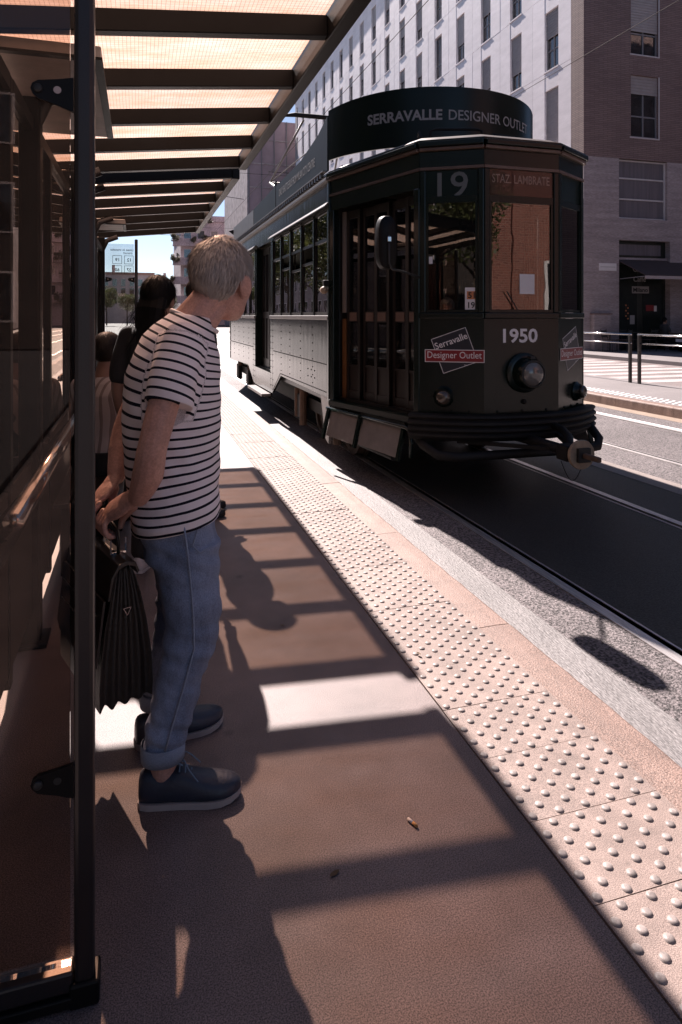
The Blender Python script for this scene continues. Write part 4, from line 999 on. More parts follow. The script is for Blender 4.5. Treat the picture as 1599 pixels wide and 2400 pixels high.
# --- interior: partition, benches, driver's desk, hand poles
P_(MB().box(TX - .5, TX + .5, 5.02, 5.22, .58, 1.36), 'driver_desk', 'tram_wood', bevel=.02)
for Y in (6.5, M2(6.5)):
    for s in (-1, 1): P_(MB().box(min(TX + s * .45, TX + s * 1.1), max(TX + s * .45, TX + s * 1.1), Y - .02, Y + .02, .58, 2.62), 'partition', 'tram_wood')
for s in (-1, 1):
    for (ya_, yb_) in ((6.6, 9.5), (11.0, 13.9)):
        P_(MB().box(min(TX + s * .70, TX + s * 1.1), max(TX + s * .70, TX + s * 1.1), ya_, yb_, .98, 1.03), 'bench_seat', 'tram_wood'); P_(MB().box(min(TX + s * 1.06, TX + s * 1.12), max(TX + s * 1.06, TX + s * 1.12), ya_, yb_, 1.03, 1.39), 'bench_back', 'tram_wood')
    for Y in (6.9, 8.2, 9.5, 11.0, 12.3, 13.6): P_(MB().tube([(TX + s * .5, Y, .58), (TX + s * .5, Y, 2.62)], .017, 8), 'hand_pole', 'chrome', smooth=True)
# ------------------------------------------------------------------ buildings, street furniture, trees, wires
def window_unit(F, a0, a1, z0, z1, parent, shut, depth=.19, frame='win_frame', sill=True, glass='bldg_glass', bars=1):
    """window set back in its opening: frame > pane, roller shutter, sill"""
    m = MB(); t = .06
    m.fbox(F, a0, a1, z0, z0 + t, -depth, -depth + .06); m.fbox(F, a0, a1, z1 - t, z1, -depth, -depth + .06)
    m.fbox(F, a0, a0 + t, z0 + t, z1 - t, -depth, -depth + .06); m.fbox(F, a1 - t, a1, z0 + t, z1 - t, -depth, -depth + .06)
    am = (a0 + a1) / 2; m.fbox(F, am - .03, am + .03, z0 + t, z1 - t, -depth, -depth + .055)
    if bars: m.fbox(F, a0 + t, a1 - t, z0 + .85, z0 + .91, -depth, -depth + .05)
    w = m.build('window', frame, parent)
    MB().fbox(F, a0 + t, a1 - t, z0 + t, z1 - t, -depth + .01, -depth + .02).build('pane', glass, w)
    if shut > 0.02: 
        s = MB(); h = (z1 - z0) * shut; k = max(3, int(h / .11)); 
        for i in range(k): s.fbox(F, a0 + .005, a1 - .005, z1 - h + i * h / k, z1 - h + (i + .86) * h / k, -depth + .07, -depth + .095)
        s.fbox(F, a0 + .005, a1 - .005, z1 - h, z1, -depth + .065, -depth + .075)
        s.build('roller_shutter', 'shutter', w)
    if sill: MB().fbox(F, a0 - .03, a1 + .03, z0 - .06, z0 - .002, -depth, .03).build('sill', 'stone_white', w)
    return w
def white_building():
    r = thing('corner_building', (17, 22.6, 0), 'tall corner building with white stone panels, brown brick end and dark café', 'building')
    YE = 75.0; XF_ = 17.0; rnd = random.Random(11)
    F = facet((XF_, YE), (XF_, 22.6))           # outward is -x
    f = lambda Y: YE - Y
    # backing walls: set behind the panels
    MB().box(XF_ + .30, 32, 22.9, YE, -.05, 25.8).build('core_wall', 'stone_joint', r)
    # panels: per bay two piers and a spandrel per storey
    floors = [8.63, 12.03, 15.43, 18.83, 22.2]
    wh = 2.55; pitch = 2.83; c0 = 24.78
    nb = 18
    for i in range(nb):
        yc = c0 + pitch * i
        for k, zs in enumerate(floors):
            zt = floors[k + 1] if k + 1 < len(floors) else 25.8
            wy0, wy1 = yc - .5, yc + .5; nxt = yc + pitch - .5
            if i == 0: 
                MB().fbox(F, f(wy0) + .006, f(23.42), zs - .06, zt - .075, -.30, .0).build('stone_panel', 'stone_white', r)
            mid_ = (wy1 + nxt) / 2
            if nxt < YE:
                MB().fbox(F, f(mid_) + .008, f(wy1), zs - .06, zt - .075, -.30, .0).build('stone_panel', 'stone_white', r)
                MB().fbox(F, f(nxt), f(mid_) - .008, zs - .06, zt - .075, -.30, .0 + rnd.uniform(-.006, .006)).build('stone_panel', 'stone_white', r)
            MB().fbox(F, f(wy1) + .012, f(wy0) - .012, zs + wh, zt - .075, -.30, -.008).build('spandrel_panel', 'stone_white', r)
            window_unit(F, f(wy1), f(wy0), zs, zs + wh, r, rnd.choice((0, .15, .3, .45, .55, .62, .7, 1.0)))
    # plain lower storeys
    MB().fbox(F, 0, f(23.42), 4.4, 8.56, -.30, .004).build('lower_band', 'stone_white', r)
    MB().fbox(F, 0, f(23.42), -.05, 4.38, -.30, -.004).build('lower_band', 'stone_base', r)
    for i in range(nb):
        yc = c0 + pitch * i
        MB().fbox(F, f(yc + .9), f(yc - .9), .1, 3.6, -.05, .003).build('shop_window', 'shop_glass', r)
    MB().fbox(F, 0, f(23.42), 25.8, 26.2, -.6, .25).build('cornice', 'stone_white', r)
    # brick end
    G = facet((17.0, 22.6), (32.0, 22.6))
    def wall(name, mat, holes, z0, z1, th=.32, out=0.0):
        xs = sorted({0, 15.0} | {q for h in holes for q in h[:2]}); zs_ = sorted({z0, z1} | {q for h in holes for q in h[2:]})
        m = MB()
        for i in range(len(xs) - 1):
            for j in range(len(zs_) - 1):
                cx = (xs[i] + xs[i + 1]) / 2; cz = (zs_[j] + zs_[j + 1]) / 2
                if any(h[0] < cx < h[1] and h[2] < cz < h[3] for h in holes): continue
                m.fbox(G, xs[i], xs[i + 1], zs_[j], zs_[j + 1], -th, out)
        return m.build(name, mat, r)
    bh = [(2.27, 3.64, zz, zz + 2.55) for zz in (8.73, 12.13, 15.53, 18.93, 22.3)] + [(7.0, 8.4, zz, zz + 2.55) for zz in (8.73, 12.13, 15.53, 18.93, 22.3)]
    wall('brick_wall', 'brick_brown', bh, 7.80, 26.2)
    for h in bh:
        window_unit(G, h[0], h[1], h[2], h[3], r, .62 if h[2] > 12 and h[0] < 5 else rnd.choice((0, .3)), depth=.16, frame='win_frame', sill=False)
        m = MB(); m.fbox(G, h[0] - .05, h[1] + .05, h[2] - .05, h[2] - .002, -.1, .02); m.fbox(G, h[1] + .002, h[1] + .05, h[2], h[3], -.1, .02); m.build('window_surround', 'win_frame_white', r)
    MB().box(17.0 - .001, 17.3, 22.92, 23.40, 7.8, 26.2).build('brick_return', 'brick_brown', r)
    wall('stone_wall', 'stone_base', [(1.69, 4.10, 5.37, 7.795), (1.69, 4.25, .0, 4.49), (6.0, 11.0, .0, 4.49)], -.05, 7.795)
    MB().box(17.001, 17.3, 22.92, 23.40, -.05, 7.795).build('stone_return', 'stone_base', r)
    w = MB()
    for z in (5.37, 6.15, 7.0, 7.73): w.fbox(G, 1.69, 4.10, z, z + .06, -.2, -.12)
    for a in (1.69, 4.04): w.fbox(G, a, a + .06, 5.43, 7.73, -.2, -.121)
    w = w.build('window', 'win_frame_white', r); MB().fbox(G, 1.75, 4.04, 5.43, 7.73, -.18, -.17).build('pane', 'curtain_glass', w)
    MB().fbox(G, 1.75, 3.95, 6.2, 7.7, -.26, -.25).build('curtain', 'shutter', w)
    # café front
    cf = MB().fbox(G, 1.69, 4.25, .0, 4.49, -.34, -.28).build('cafe_front', 'shop_dark', r)
    MB().fbox(G, 1.85, 4.0, 3.9, 4.35, -.279, -.265).build('fanlight', 'curtain_glass', cf)
    MB().fbox(G, 1.69, 4.25, 3.70, 3.80, -.279, -.2).build('transom', 'stone_base', cf)
    for a in (1.75, 3.1): MB().fbox(G, a, a + 1.05, .25, 3.5, -.279, -.268).build('door_pane', 'shop_glass', cf)
    text_on(G, 'Gate', .30, 2.88, 3.33, -.262, 'letter_grey', cf, bold=.006)
    text_on(G, 'Caffè', .30, 2.93, 2.92, -.262, 'letter_grey', cf, bold=.006)
    MB().fbox(G, 2.55, 3.40, 2.33, 2.62, -.267, -.262).build('name_plate', 'letter_grey', cf)
    text_on(G, 'Milano', .25, 2.975, 2.475, -.258, 'black_print', cf, width=.74, bold=.006)
    MB().fbox(G, 2.45, 2.68, 1.05, 1.42, -.267, -.262).build('menu_card', 'letter_grey', cf)
    MB().fbox(G, 3.25, 3.65, 1.6, 1.85, -.267, -.262).build('poster', 'logo_red', cf); MB().fbox(G, 3.66, 3.80, 1.58, 1.82, -.267, -.262).build('poster', 'paper', cf)
    for k in range(6):
        for q in (2.22, 2.32): MB().fbox(G, q, q + .05, 1.25 + .11 * k, 1.31 + .11 * k, -.267, -.25).build('trinket', 'orange_print' if (k + int(q * 100)) % 2 else 'lamp_amber', cf)
    MB().fbox(G, 6.0, 11.0, .0, 4.49, -.34, -.28).build('cafe_front', 'shop_dark', r)
    pq = MB().fbox(G, .72, 1.55, 3.22, 3.52, .001, .02).build('wall_plaque', 'paper', r); MB().fbox(G, .78, 1.5, 3.36, 3.38, .0205, .022).build('plaque_line', 'letter_grey', pq)
    MB().fbox(G, .30, 1.12, .0, 1.45, .001, .25).build('meter_cabinet', 'stone_base', r, bevel=.02); MB().fbox(G, .28, 1.14, 1.452, 1.50, .0, .28).build('cabinet_top', 'brick_brown', r)
    # awning
    aw = MB(); P = [G(1.72, -.2, 3.68), G(6.4, -.2, 3.68), G(6.4, 1.45, 2.95), G(1.72, 1.45, 2.95)]
    aw.prism(P, (0, 0, .03)); aw = aw.build('awning', 'awning', r)
    MB().fbox(G, 1.70, 6.42, 2.83, 2.95, 1.44, 1.47).build('valance', 'awning_trim', aw)
    for a in (1.74, 6.36): MB().bar(G(a, .0, 2.9), G(a, 1.4, 2.93), .03).build('awning_arm', 'win_frame', aw)
    return r
white_building()
# far street: sheeted block, old block with terraces, skyline
def block(name, label, x0, x1, y0, y1, h, mat, rows, cols, ww, wh_, mat_roof='far_roof', side=True, roof_h=0.5, sill0=4.0):
    r = thing(name, (x0, y0, 0), label, 'building')
    MB().box(x0, x1, y0, y1, -.15, h).build('wall', mat, r)
    MB().box(x0 - .35, x1 + .35, y0 - .35, y1 + .35, h, h + roof_h).build('roof', mat_roof, r)
    F = facet((x0, y0), (x1, y0)); Ln = x1 - x0
    for i in range(cols):
        for k in range(rows):
            a = Ln * (i + .5) / cols; z = sill0 + (h - sill0 - .6) * k / rows
            w = MB(); w.fbox(F, a - ww / 2 - .12, a + ww / 2 + .12, z - .12, z + wh_ + .12, .001, .08); w = w.build('window', 'far_wall', r)
            MB().fbox(F, a - ww / 2, a + ww / 2, z, z + wh_, .081, .09).build('pane', 'bldg_glass', w)
    return r, F
mv = thing('sheeted_building', (12.4, 78, 0), 'block wrapped in mauve scaffold sheeting beyond the white building', 'building')
MB().box(12.4, 40, 78, 100, -.15, 24.5).build('wall', 'mauve', mv)
for k in range(8): MB().box(12.35, 40, 77.9, 78.0, 2.5 + 2.8 * k, 2.62 + 2.8 * k).build('sheet_band', 'net', mv)
for k in range(5): MB().box(12.4 + 1.5 * k - .05, 12.4 + 1.5 * k + .05, 77.86, 77.95, 0, 24.5).build('scaffold_pole', 'win_frame', mv)
for k in range(12): MB().box(12.2, 12.4, 78 + 1.8 * k, 79.7 + 1.8 * k, .0, 24.3).build('scaffold_net', 'net', mv)
ob, OF = block('old_building', 'old grey stone block with a heavy cornice and planted terraces far down the street', 6.6, 24, 112, 135, 17.0, 'old_stone', 4, 8, 1.1, 2.1, mat_roof='old_stone', roof_h=.9)
for k in range(4):
    z = 3.7 + 3.1 * k
    MB().box(5.3, 12.0, 110.6, 112, z - .25, z).build('balcony_slab', 'old_stone', ob); MB().box(5.3, 12.0, 110.6, 110.7, z, z + .95).build('balcony_front', 'old_stone', ob)
# leaves
def leaf_cloud(center, rad, n, size, seed, squash=.8):
    rr_ = random.Random(seed); mb = MB(); c = Vector(center)
    lobes = [(c + Vector((rr_.uniform(-.6, .6) * rad, rr_.uniform(-.6, .6) * rad, rr_.uniform(-.5, .6) * rad * squash)), rad * rr_.uniform(.35, .6)) for _ in range(9)]
    for i in range(n):
        lc, lr = rr_.choice(lobes); d = Vector((rr_.gauss(0, 1), rr_.gauss(0, 1), rr_.gauss(0, 1))).normalized() * lr * (rr_.random() ** .35)
        p = lc + d; s = size * rr_.uniform(.6, 1.4)
        a = Vector((rr_.gauss(0, 1), rr_.gauss(0, 1), rr_.gauss(0, 1))).normalized(); b = a.cross(Vector((rr_.gauss(0, 1), rr_.gauss(0, 1), rr_.gauss(0, 1)))).normalized()
        mb.add([p - a * s, p + b * s * .55, p + a * s, p - b * s * .55], [(0, 1, 2, 3)])
    return mb
def tree_meshes(seed, h, rad, n, size):
    rr_ = random.Random(seed); t = MB(); hh = h - rad * .9
    pts = [(0, 0, -.05), (.04, .02, hh * .4), (-.03, .05, hh * .8), (.02, 0, h * .85)]
    t.tube(pts, [.19, .15, .12, .03], 10)
    for k in range(9):
        q = rr_.uniform(0, 6.28); z0 = hh * rr_.uniform(.55, .95); L_ = rad * rr_.uniform(.5, .95)
        t.tube([(0, .02, z0), (math.cos(q) * L_ * .5, math.sin(q) * L_ * .5, z0 + L_ * .45), (math.cos(q) * L_, math.sin(q) * L_, z0 + L_ * .75)], [.06, .04, .012], 7)
    return t.mesh('trunk'), leaf_cloud((0, 0, hh + rad * .35), rad, n, size, seed).mesh('crown', fix=False)
TM = [tree_meshes(21, 8.5, 3.0, 7000, .12), tree_meshes(22, 7.6, 2.7, 6000, .12)]
for t, c in TM: t.materials.append(MATS['bark']); c.materials.append(MATS['leaf'])
for t, c in TM:
    for p in t.polygons: p.use_smooth = True
def tree(x, y, k, label, s=1.0, rot=0.0, group='street trees behind the shelters'):
    r = thing('street_tree', (x, y, 0), label, 'tree', group); r.scale = (s, s, s); r.rotation_euler = (0, 0, rot)
    for nm, me in zip(('trunk', 'crown'), TM[k]):
        o = bpy.data.objects.new(nm, me); COL.objects.link(o); o.parent = r
for i, (x, y, s) in enumerate(((-11, 4.5, 1), (-11.4, 11.5, 1.05), (-11, 18.5, .95), (-11.3, 26, 1.0), (-11, 34, 1.1), (-11.2, 42, 1.05), (-11, 50, 1.1), (-11.4, 58, 1.0), (-11, 67, 1.1), (-11, 77, 1.05))):
    tree(x, y, i % 2, ('first', 'second', 'third', 'fourth', 'fifth', 'sixth', 'seventh', 'eighth', 'ninth', 'tenth')[i] + ' leafy street tree from the camera on the pavement behind the shelters', s, i * 1.3)
for i, (x, y, s) in enumerate(((-8.5, 92, 1.0), (-4.5, 104, .95), (-1.5, 97, .85), (1.8, 108, .9), (-13, 98, 1.1), (4.4, 105, .8))):
    tree(x, y, (i + 1) % 2, 'leafy tree at the far end of the street, ' + ('below the screen', 'left of the dark hair', 'behind the dark hair', 'beyond the stripes', 'behind the column', 'by the old block')[i], s * .62, i * .9, 'trees at the far end of the street')
for i, (x, y, s) in enumerate(((-7.5, -13, .9), (-12, -16, 1.0), (-10.5, -7, 1.0), (15.0, -20.5, 1.0))):
    tree(x, y, i % 2, 'leafy tree behind the viewer mirrored in glass, ' + ('left of the tracks', 'farthest back', 'beside the street', 'next to the red brick building')[i], s, i * 2.1, 'trees behind the viewer')
# terrace plants on the old block
for i in range(16):
    q = random.Random(90 + i); z = 4.2 + 3.1 * (i % 5) + q.uniform(0, .5); x = 5.2 + q.uniform(-.2, .9) + (2.6 * (i // 5) if i > 4 else 0)
    leaf_cloud((x, 110.3 + q.uniform(-.2, .4), z), q.uniform(.5, 1.0), 420, .13, 60 + i, 1.2).build('terrace_plant', 'leaf_far', ob, fix=False)
sk = [(-34, -20, 150, 170, 10.5, 'pale low block on the skyline left of the far shelter'), (-19, -8, 158, 175, 9.2, 'red-roofed low block on the skyline behind the route number screen'),
      (-7.5, 3, 150, 172, 10.2, 'flat-roofed pinkish block on the skyline left of the woman'), (3.4, 13, 155, 175, 9.0, 'low block on the skyline beside the old stone building')]
for i, (x0, x1, y0, y1, h, lb) in enumerate(sk):
    r, F = block('skyline_building', lb, x0, x1, y0, y1, h, 'far_wall' if i != 1 else 'plaster', 3, 6, .9, 1.5, mat_roof='far_roof')
    r['group'] = 'far skyline buildings'
    MB().box(x0 + 2, x0 + 2.6, y0 + 2, y0 + 2.6, h + .3, h + 2.2).build('chimney', 'far_wall', r)
# left side of the street
lb, LF_ = None, None
for (y0, y1, h, mat, lab) in ((-14, 8, 17, 'plaster', 'ochre plaster house behind the street trees, nearest the camera'), (8.5, 30, 19, 'old_stone', 'grey stone house behind the street trees, second along'), (30.5, 60, 16, 'plaster', 'plaster house behind the street trees, third along'), (60.5, 170, 18, 'old_stone', 'long grey house behind the street trees, farthest along')):
    r = thing('town_house', (-17, y0, 0), lab, 'building', 'houses behind the street trees')
    MB().box(-30, -17.3, y0, y1, -.1, h).build('wall', mat, r)
    Fs = facet((-17.3, y0), (-17.3, y1))
    n_ = int((y1 - y0) / 3.2)
    for i in range(n_):
        for k in range(4):
            a = (y1 - y0) * (i + .5) / n_; z = 1.0 + 3.8 * k
            w = MB(); w.fbox(Fs, a - .7, a + .7, z - .1, z + 2.3, .001, .07); w = w.build('window', 'stone_white', r); MB().fbox(Fs, a - .55, a + .55, z, z + 2.2, .071, .08).build('pane', 'bldg_glass', w)
    MB().box(-30.3, -16.9, y0, y1, h, h + .5).build('cornice', 'stone_white', r)
# red-brick building behind the viewer (it shows in the windscreen)
rb = thing('red_brick_building', (20.4, -24, 0), 'red brick building behind the viewer, mirrored in the tram windscreen', 'building')
MB().box(18.8, 38, -36, -24.0, -.1, 17).build('wall', 'brick_red', rb)
RF = facet((38, -24.0), (18.8, -24.0))
for i in range(5):
    for k in range(4):
        a = 2.0 + i * 3.9; z = 1.2 + 3.9 * k
        if a > 12: continue
        w = MB(); w.fbox(RF, a - .85, a + .85, z - .12, z + 2.4, .001, .07); w = w.build('window', 'win_frame_white', rb); MB().fbox(RF, a - .65, a + .65, z, z + 2.3, .071, .08).build('pane', 'bldg_glass', w)
for a in (14.7,):
    w = MB(); w.fbox(RF, a - .7, a + .7, 1.6, 4.6, .001, .09); w = w.build('window', 'win_frame_white', rb); MB().fbox(RF, a - .5, a + .5, 1.75, 4.45, .091, .10).build('pane', 'bldg_glass', w)
MB().fbox(RF, 17.05, 17.55, 0, 17, .001, .2).build('pilaster', 'brick_red', rb)
MB().box(18.6, 38.2, -36.2, -23.8, 17, 17.5).build('cornice', 'stone_base', rb)
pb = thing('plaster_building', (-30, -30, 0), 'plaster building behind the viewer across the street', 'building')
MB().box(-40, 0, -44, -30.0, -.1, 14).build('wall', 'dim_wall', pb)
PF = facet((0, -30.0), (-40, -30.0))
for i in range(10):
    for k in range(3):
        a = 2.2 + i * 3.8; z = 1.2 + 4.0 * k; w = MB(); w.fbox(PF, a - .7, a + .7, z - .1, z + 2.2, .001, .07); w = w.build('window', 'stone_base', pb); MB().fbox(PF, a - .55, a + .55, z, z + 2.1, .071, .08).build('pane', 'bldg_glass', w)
cb = thing('corner_house', (25, -13, 0), 'dark stone house on the far side of the cross street, mirrored in the tram nose', 'building')
MB().box(25, 40, -12.5, 13, -.1, 19).build('wall', 'brick_brown', cb)
CF_ = facet((25, 13), (25, -12.5))
for i in range(6):
    for k in range(4):
        a = 2.2 + i * 4.1; z = 1.2 + 4.0 * k; w = MB(); w.fbox(CF_, a - .8, a + .8, z - .1, z + 2.4, .001, .07); w = w.build('window', 'stone_base', cb); MB().fbox(CF_, a - .65, a + .65, z, z + 2.3, .071, .08).build('pane', 'bldg_glass', w)
# railings on the opposite platform
def railing(y0, y1, label):
    r = thing('railing', (9.6, y0, PZ), label, 'railing', 'railings on the opposite platform')
    for y in (y0, y1): MB().box(9.575, 9.625, y - .03, y + .03, PZ, 1.005).build('post', 'pole_paint', r, bevel=.006)
    for z in (1.02, .84):
        MB().tube([(9.6, y0 - .04, z), (9.6, y1 + .04, z)], .019 if z > 1 else .013, 10).build('rail', 'chrome', r, smooth=True)
    return r
for (a, b, l) in ((6.6, 8.6, 'steel railing across the tracks, section cut by the picture edge'), (8.84, 11.02, 'steel railing across the tracks, right section of the paired posts'), (11.28, 13.4, 'steel railing across the tracks, section between paired posts and tram'), (13.64, 15.8, 'steel railing across the tracks, section hidden behind the tram nose')):
    if l.endswith('nose') or a < 7: continue
    railing(a, b, l)
# café tables and chairs
def chair_proto():
    r = thing('cafe_chair', (0, 0, 0), '', 'chair', 'café chairs on the pavement')
    for (x, y) in ((-.2, -.2), (.2, -.2)): MB().tube([(x, y, 0), (x * .9, y * .9, .45)], .012, 6).build('leg', 'dark_steel', r)
    for (x, y) in ((-.2, .2), (.2, .2)): MB().tube([(x, y, 0), (x * .95, y * .95, .45), (x, y + .08, .88)], .012, 6).build('leg', 'dark_steel', r)
    MB().box(-.21, .21, -.21, .2, .45, .475).build('seat', 'awning', r, bevel=.01)
    for z in (.60, .70, .80): MB().bar((-.2, .22 + (z - .45) * .15, z), (.2, .22 + (z - .45) * .15, z), .012, .06).build('back_slat', 'dark_steel', r)
    return r
cp_ = chair_proto(); chairs = [(17.45, 21.6, .4), (18.15, 21.7, -2.6), (18.6, 21.9, .3), (19.25, 21.6, -2.9), (20.35, 21.95, 1.57), (21.55, 21.95, -1.57)]
clab = ('dark slatted café chair nearest the meter cabinet', 'dark slatted café chair facing the meter cabinet', 'dark slatted café chair left of the café door', 'dark slatted café chair before the café door', 'café chair under the person in the green top', 'café chair under the person in the black vest')
for i, (x, y, a) in enumerate(chairs):
    o = cp_ if i == 0 else clone_tree(cp_, None)
    o.location = (x, y, 0); o.rotation_euler = (0, 0, a); o['label'] = clab[i]
def table(x, y, label):
    r = thing('cafe_table', (x, y, 0), label, 'table', 'café tables on the pavement')
    MB().lathe((x, y, .72), (0, 0, 1), [(0, .33), (.02, .33)], 24).build('table_top', 'dark_steel', r); MB().tube([(x, y, .02), (x, y, .72)], .025, 8).build('stem', 'dark_steel', r); MB().lathe((x, y, 0), (0, 0, 1), [(0, .24), (.02, .22)], 20).build('base', 'dark_steel', r)
table(17.8, 22.05, 'round café table by the meter cabinet'); table(18.95, 22.1, 'round café table left of the café door'); table(20.95, 21.95, 'round café table between the two seated people')
# parked car at the café corner
def car(x, y, label):
    r = thing('parked_car', (x, y, 0), label, 'car'); W = .85; z0 = RZ if x < 15.6 else 0
    prof_ = [(0, .30), (.02, .62), (.12, .74), (1.05, .90), (1.75, 1.38), (3.1, 1.42), (3.85, 1.0), (4.1, .92), (4.15, .35), (4.0, .25), (.1, .22)]
    low = [(0, .30), (.02, .60), (.12, .72), (1.05, .88), (4.08, .90), (4.15, .35), (4.0, .25), (.1, .22)]
    rg_ = [[(x + a, y + s * k, z0 + z) for a, z in low] for s, k in ((-1, W * .93), (-1, W), (1, W), (1, W * .93))]
    MB().loft(rg_).build('body', 'car_paint', r, bevel=.05)
    cab = [(1.05, .88), (1.75, 1.36), (2.0, 1.42), (3.0, 1.42), (3.85, .9)]
    MB().loft([[(x + a, y + s, z0 + z) for a, z in cab] for s in (-W * .86, W * .86)]).build('cabin', 'shop_glass', r, bevel=.04)
    MB().box(x + 1.8, x + 3.05, y - W * .8, y + W * .8, z0 + 1.405, z0 + 1.45).build('roof', 'car_paint', r, bevel=.03)
    for dx in (.75, 3.35):
        for s in (-1, 1):
            w = MB().lathe((x + dx, y + s * (W - .1), z0 + .31), (0, s, 0), [(-.1, .30), (.09, .31), (.11, .28), (.11, .2)], 24).build('wheel', 'under_black', r, autosmooth=True)
            MB().lathe((x + dx, y + s * (W - .1), z0 + .31), (0, s, 0), [(.1, .20), (.115, .19), (.118, .05)], 20).build('rim', 'tram_grey', w)
    for s in (-1, 1): MB().ell((x + .07, y + s * .58, z0 + .62), (.07, .17, .07)).build('headlight', 'lamp_glass', r, smooth=True)
    MB().box(x - .02, x + .0, y - .26, y + .26, z0 + .40, z0 + .51).build('number_plate', 'paper', r)
    MB().box(x - .015, x + .01, y - .4, y + .4, z0 + .55, z0 + .61).build('grille', 'chrome', r)
car(19.75, 20.45, 'dark car parked at the corner café, cut by the picture edge')
# overhead wires
for (x, z, lab) in ((3.03, 4.85, 'contact wire above the tram track'), (6.03, 5.08, 'contact wire above the empty second track')):
    o = MB().tube([(x, -25 + 13 * k, z - .05 * math.sin(k * 3.1)) for k in range(14)], .0045, 6).build('contact_wire', 'wire'); tag(o, 'thin ' + lab, 'wire', 'tram wires')
for i, (p, q, lab) in enumerate((((-17, 31, 9.0), (17, 31, 8.2), 'thin span wire crossing the street beyond the shelters'), ((-17, 55, 9.4), (17, 55, 8.8), 'thin span wire crossing the street farther off'), ((3.03, 16, 4.9), (17, 30, 9.5), 'thin stay wire from the contact wire up to the white building'), ((3.03, 20, 4.9), (-10, 26, 9.0), 'thin stay wire from the contact wire to the street trees'), ((-17, 43, 7.2), (17, 47, 7.2), 'low span wire crossing the street in the distance'))):
    a = Vector(p); b = Vector(q); o = MB().tube([a + (b - a) * (k / 10) + Vector((0, 0, -.5 * math.sin(math.pi * k / 10))) for k in range(11)], .009, 6).build('span_wire', 'wire'); tag(o, lab, 'wire', 'span wires')
# ------------------------------------------------------------------ people
def ring(cx, cy, hx, hy, z, n=30, p=2.3, tilt=0.0):
    out = []
    for i in range(n):
        q = 2 * math.pi * i / n; c, s = math.cos(q), math.sin(q)
        x = hx * math.copysign(abs(c) ** (2 / p), c); y = hy * math.copysign(abs(s) ** (2 / p), s)
        out.append((cx + x, cy + y, z + tilt * x))
    return out
def limb(mb, pts, rad, n=14):
    """tapered limb with rounded ends, resampled for smooth bends"""
    P = [Vector(p) for p in pts]; out = []; R = []
    k = len(P)
    for i in range(k - 1):
        p0 = P[max(0, i - 1)]; p1 = P[i]; p2 = P[i + 1]; p3 = P[min(k - 1, i + 2)]
        for j in range(5):
            t = j / 5
            q = 0.5 * ((2 * p1) + (p2 - p0) * t + (2 * p0 - 5 * p1 + 4 * p2 - p3) * t * t + (3 * p1 - p0 - 3 * p2 + p3) * t ** 3)
            out.append(q); R.append(rad[i] + (rad[i + 1] - rad[i]) * t)
    out.append(P[-1]); R.append(rad[-1])
    mb.tube(out, R, n)
    mb.ell(out[0], (R[0],) * 3, 12, 8); mb.ell(out[-1], (R[-1],) * 3, 12, 8)
    return mb
def head_pieces(mb, C, R, s=1.0):
    """head facing local +x"""
    C = Vector(C)
    def at(p): return C + R @ (Vector(p) * s)
    def E(p, r, rot=None): mb.ell(at(p), tuple(x * s for x in r), 20, 14, R if rot is None else R @ rot)
    E((-.012, 0, .035), (.100, .078, .088)); E((.028, 0, -.035), (.068, .064, .085)); E((.050, 0, -.075), (.042, .048, .045)); E((.074, 0, -.098), (.020, .026, .020))
    E((.072, 0, .012), (.026, .052, .018)); E((.050, .036, -.035), (.035, .026, .030)); E((.050, -.036, -.035), (.035, .026, .030))
    mb.tube([at((.088, 0, .006)), at((.102, 0, -.022)), at((.112, 0, -.036))], [.009 * s, .012 * s, .014 * s], 10); mb.ell(at((.104, 0, -.040)), (.015 * s,) * 3)
    mb.tube([at((.086, -.022, -.068)), at((.095, 0, -.067)), at((.086, .022, -.068))], [.007 * s, .010 * s, .007 * s], 8); mb.tube([at((.085, -.018, -.078)), at((.093, 0, -.079)), at((.085, .018, -.078))], [.007 * s, .009 * s, .007 * s], 8)
    for sg in (-1, 1):
        rot = Matrix.Rotation(math.radians(-12), 3, 'Y') @ Matrix.Rotation(math.radians(sg * 22), 3, 'Z')
        mb.ell(at((-.006, sg * .083, -.018)), (.024 * s, .010 * s, .037 * s), 14, 10, R @ rot); mb.ell(at((-.002, sg * .074, -.046)), (.011 * s, .008 * s, .014 * s))
    return at
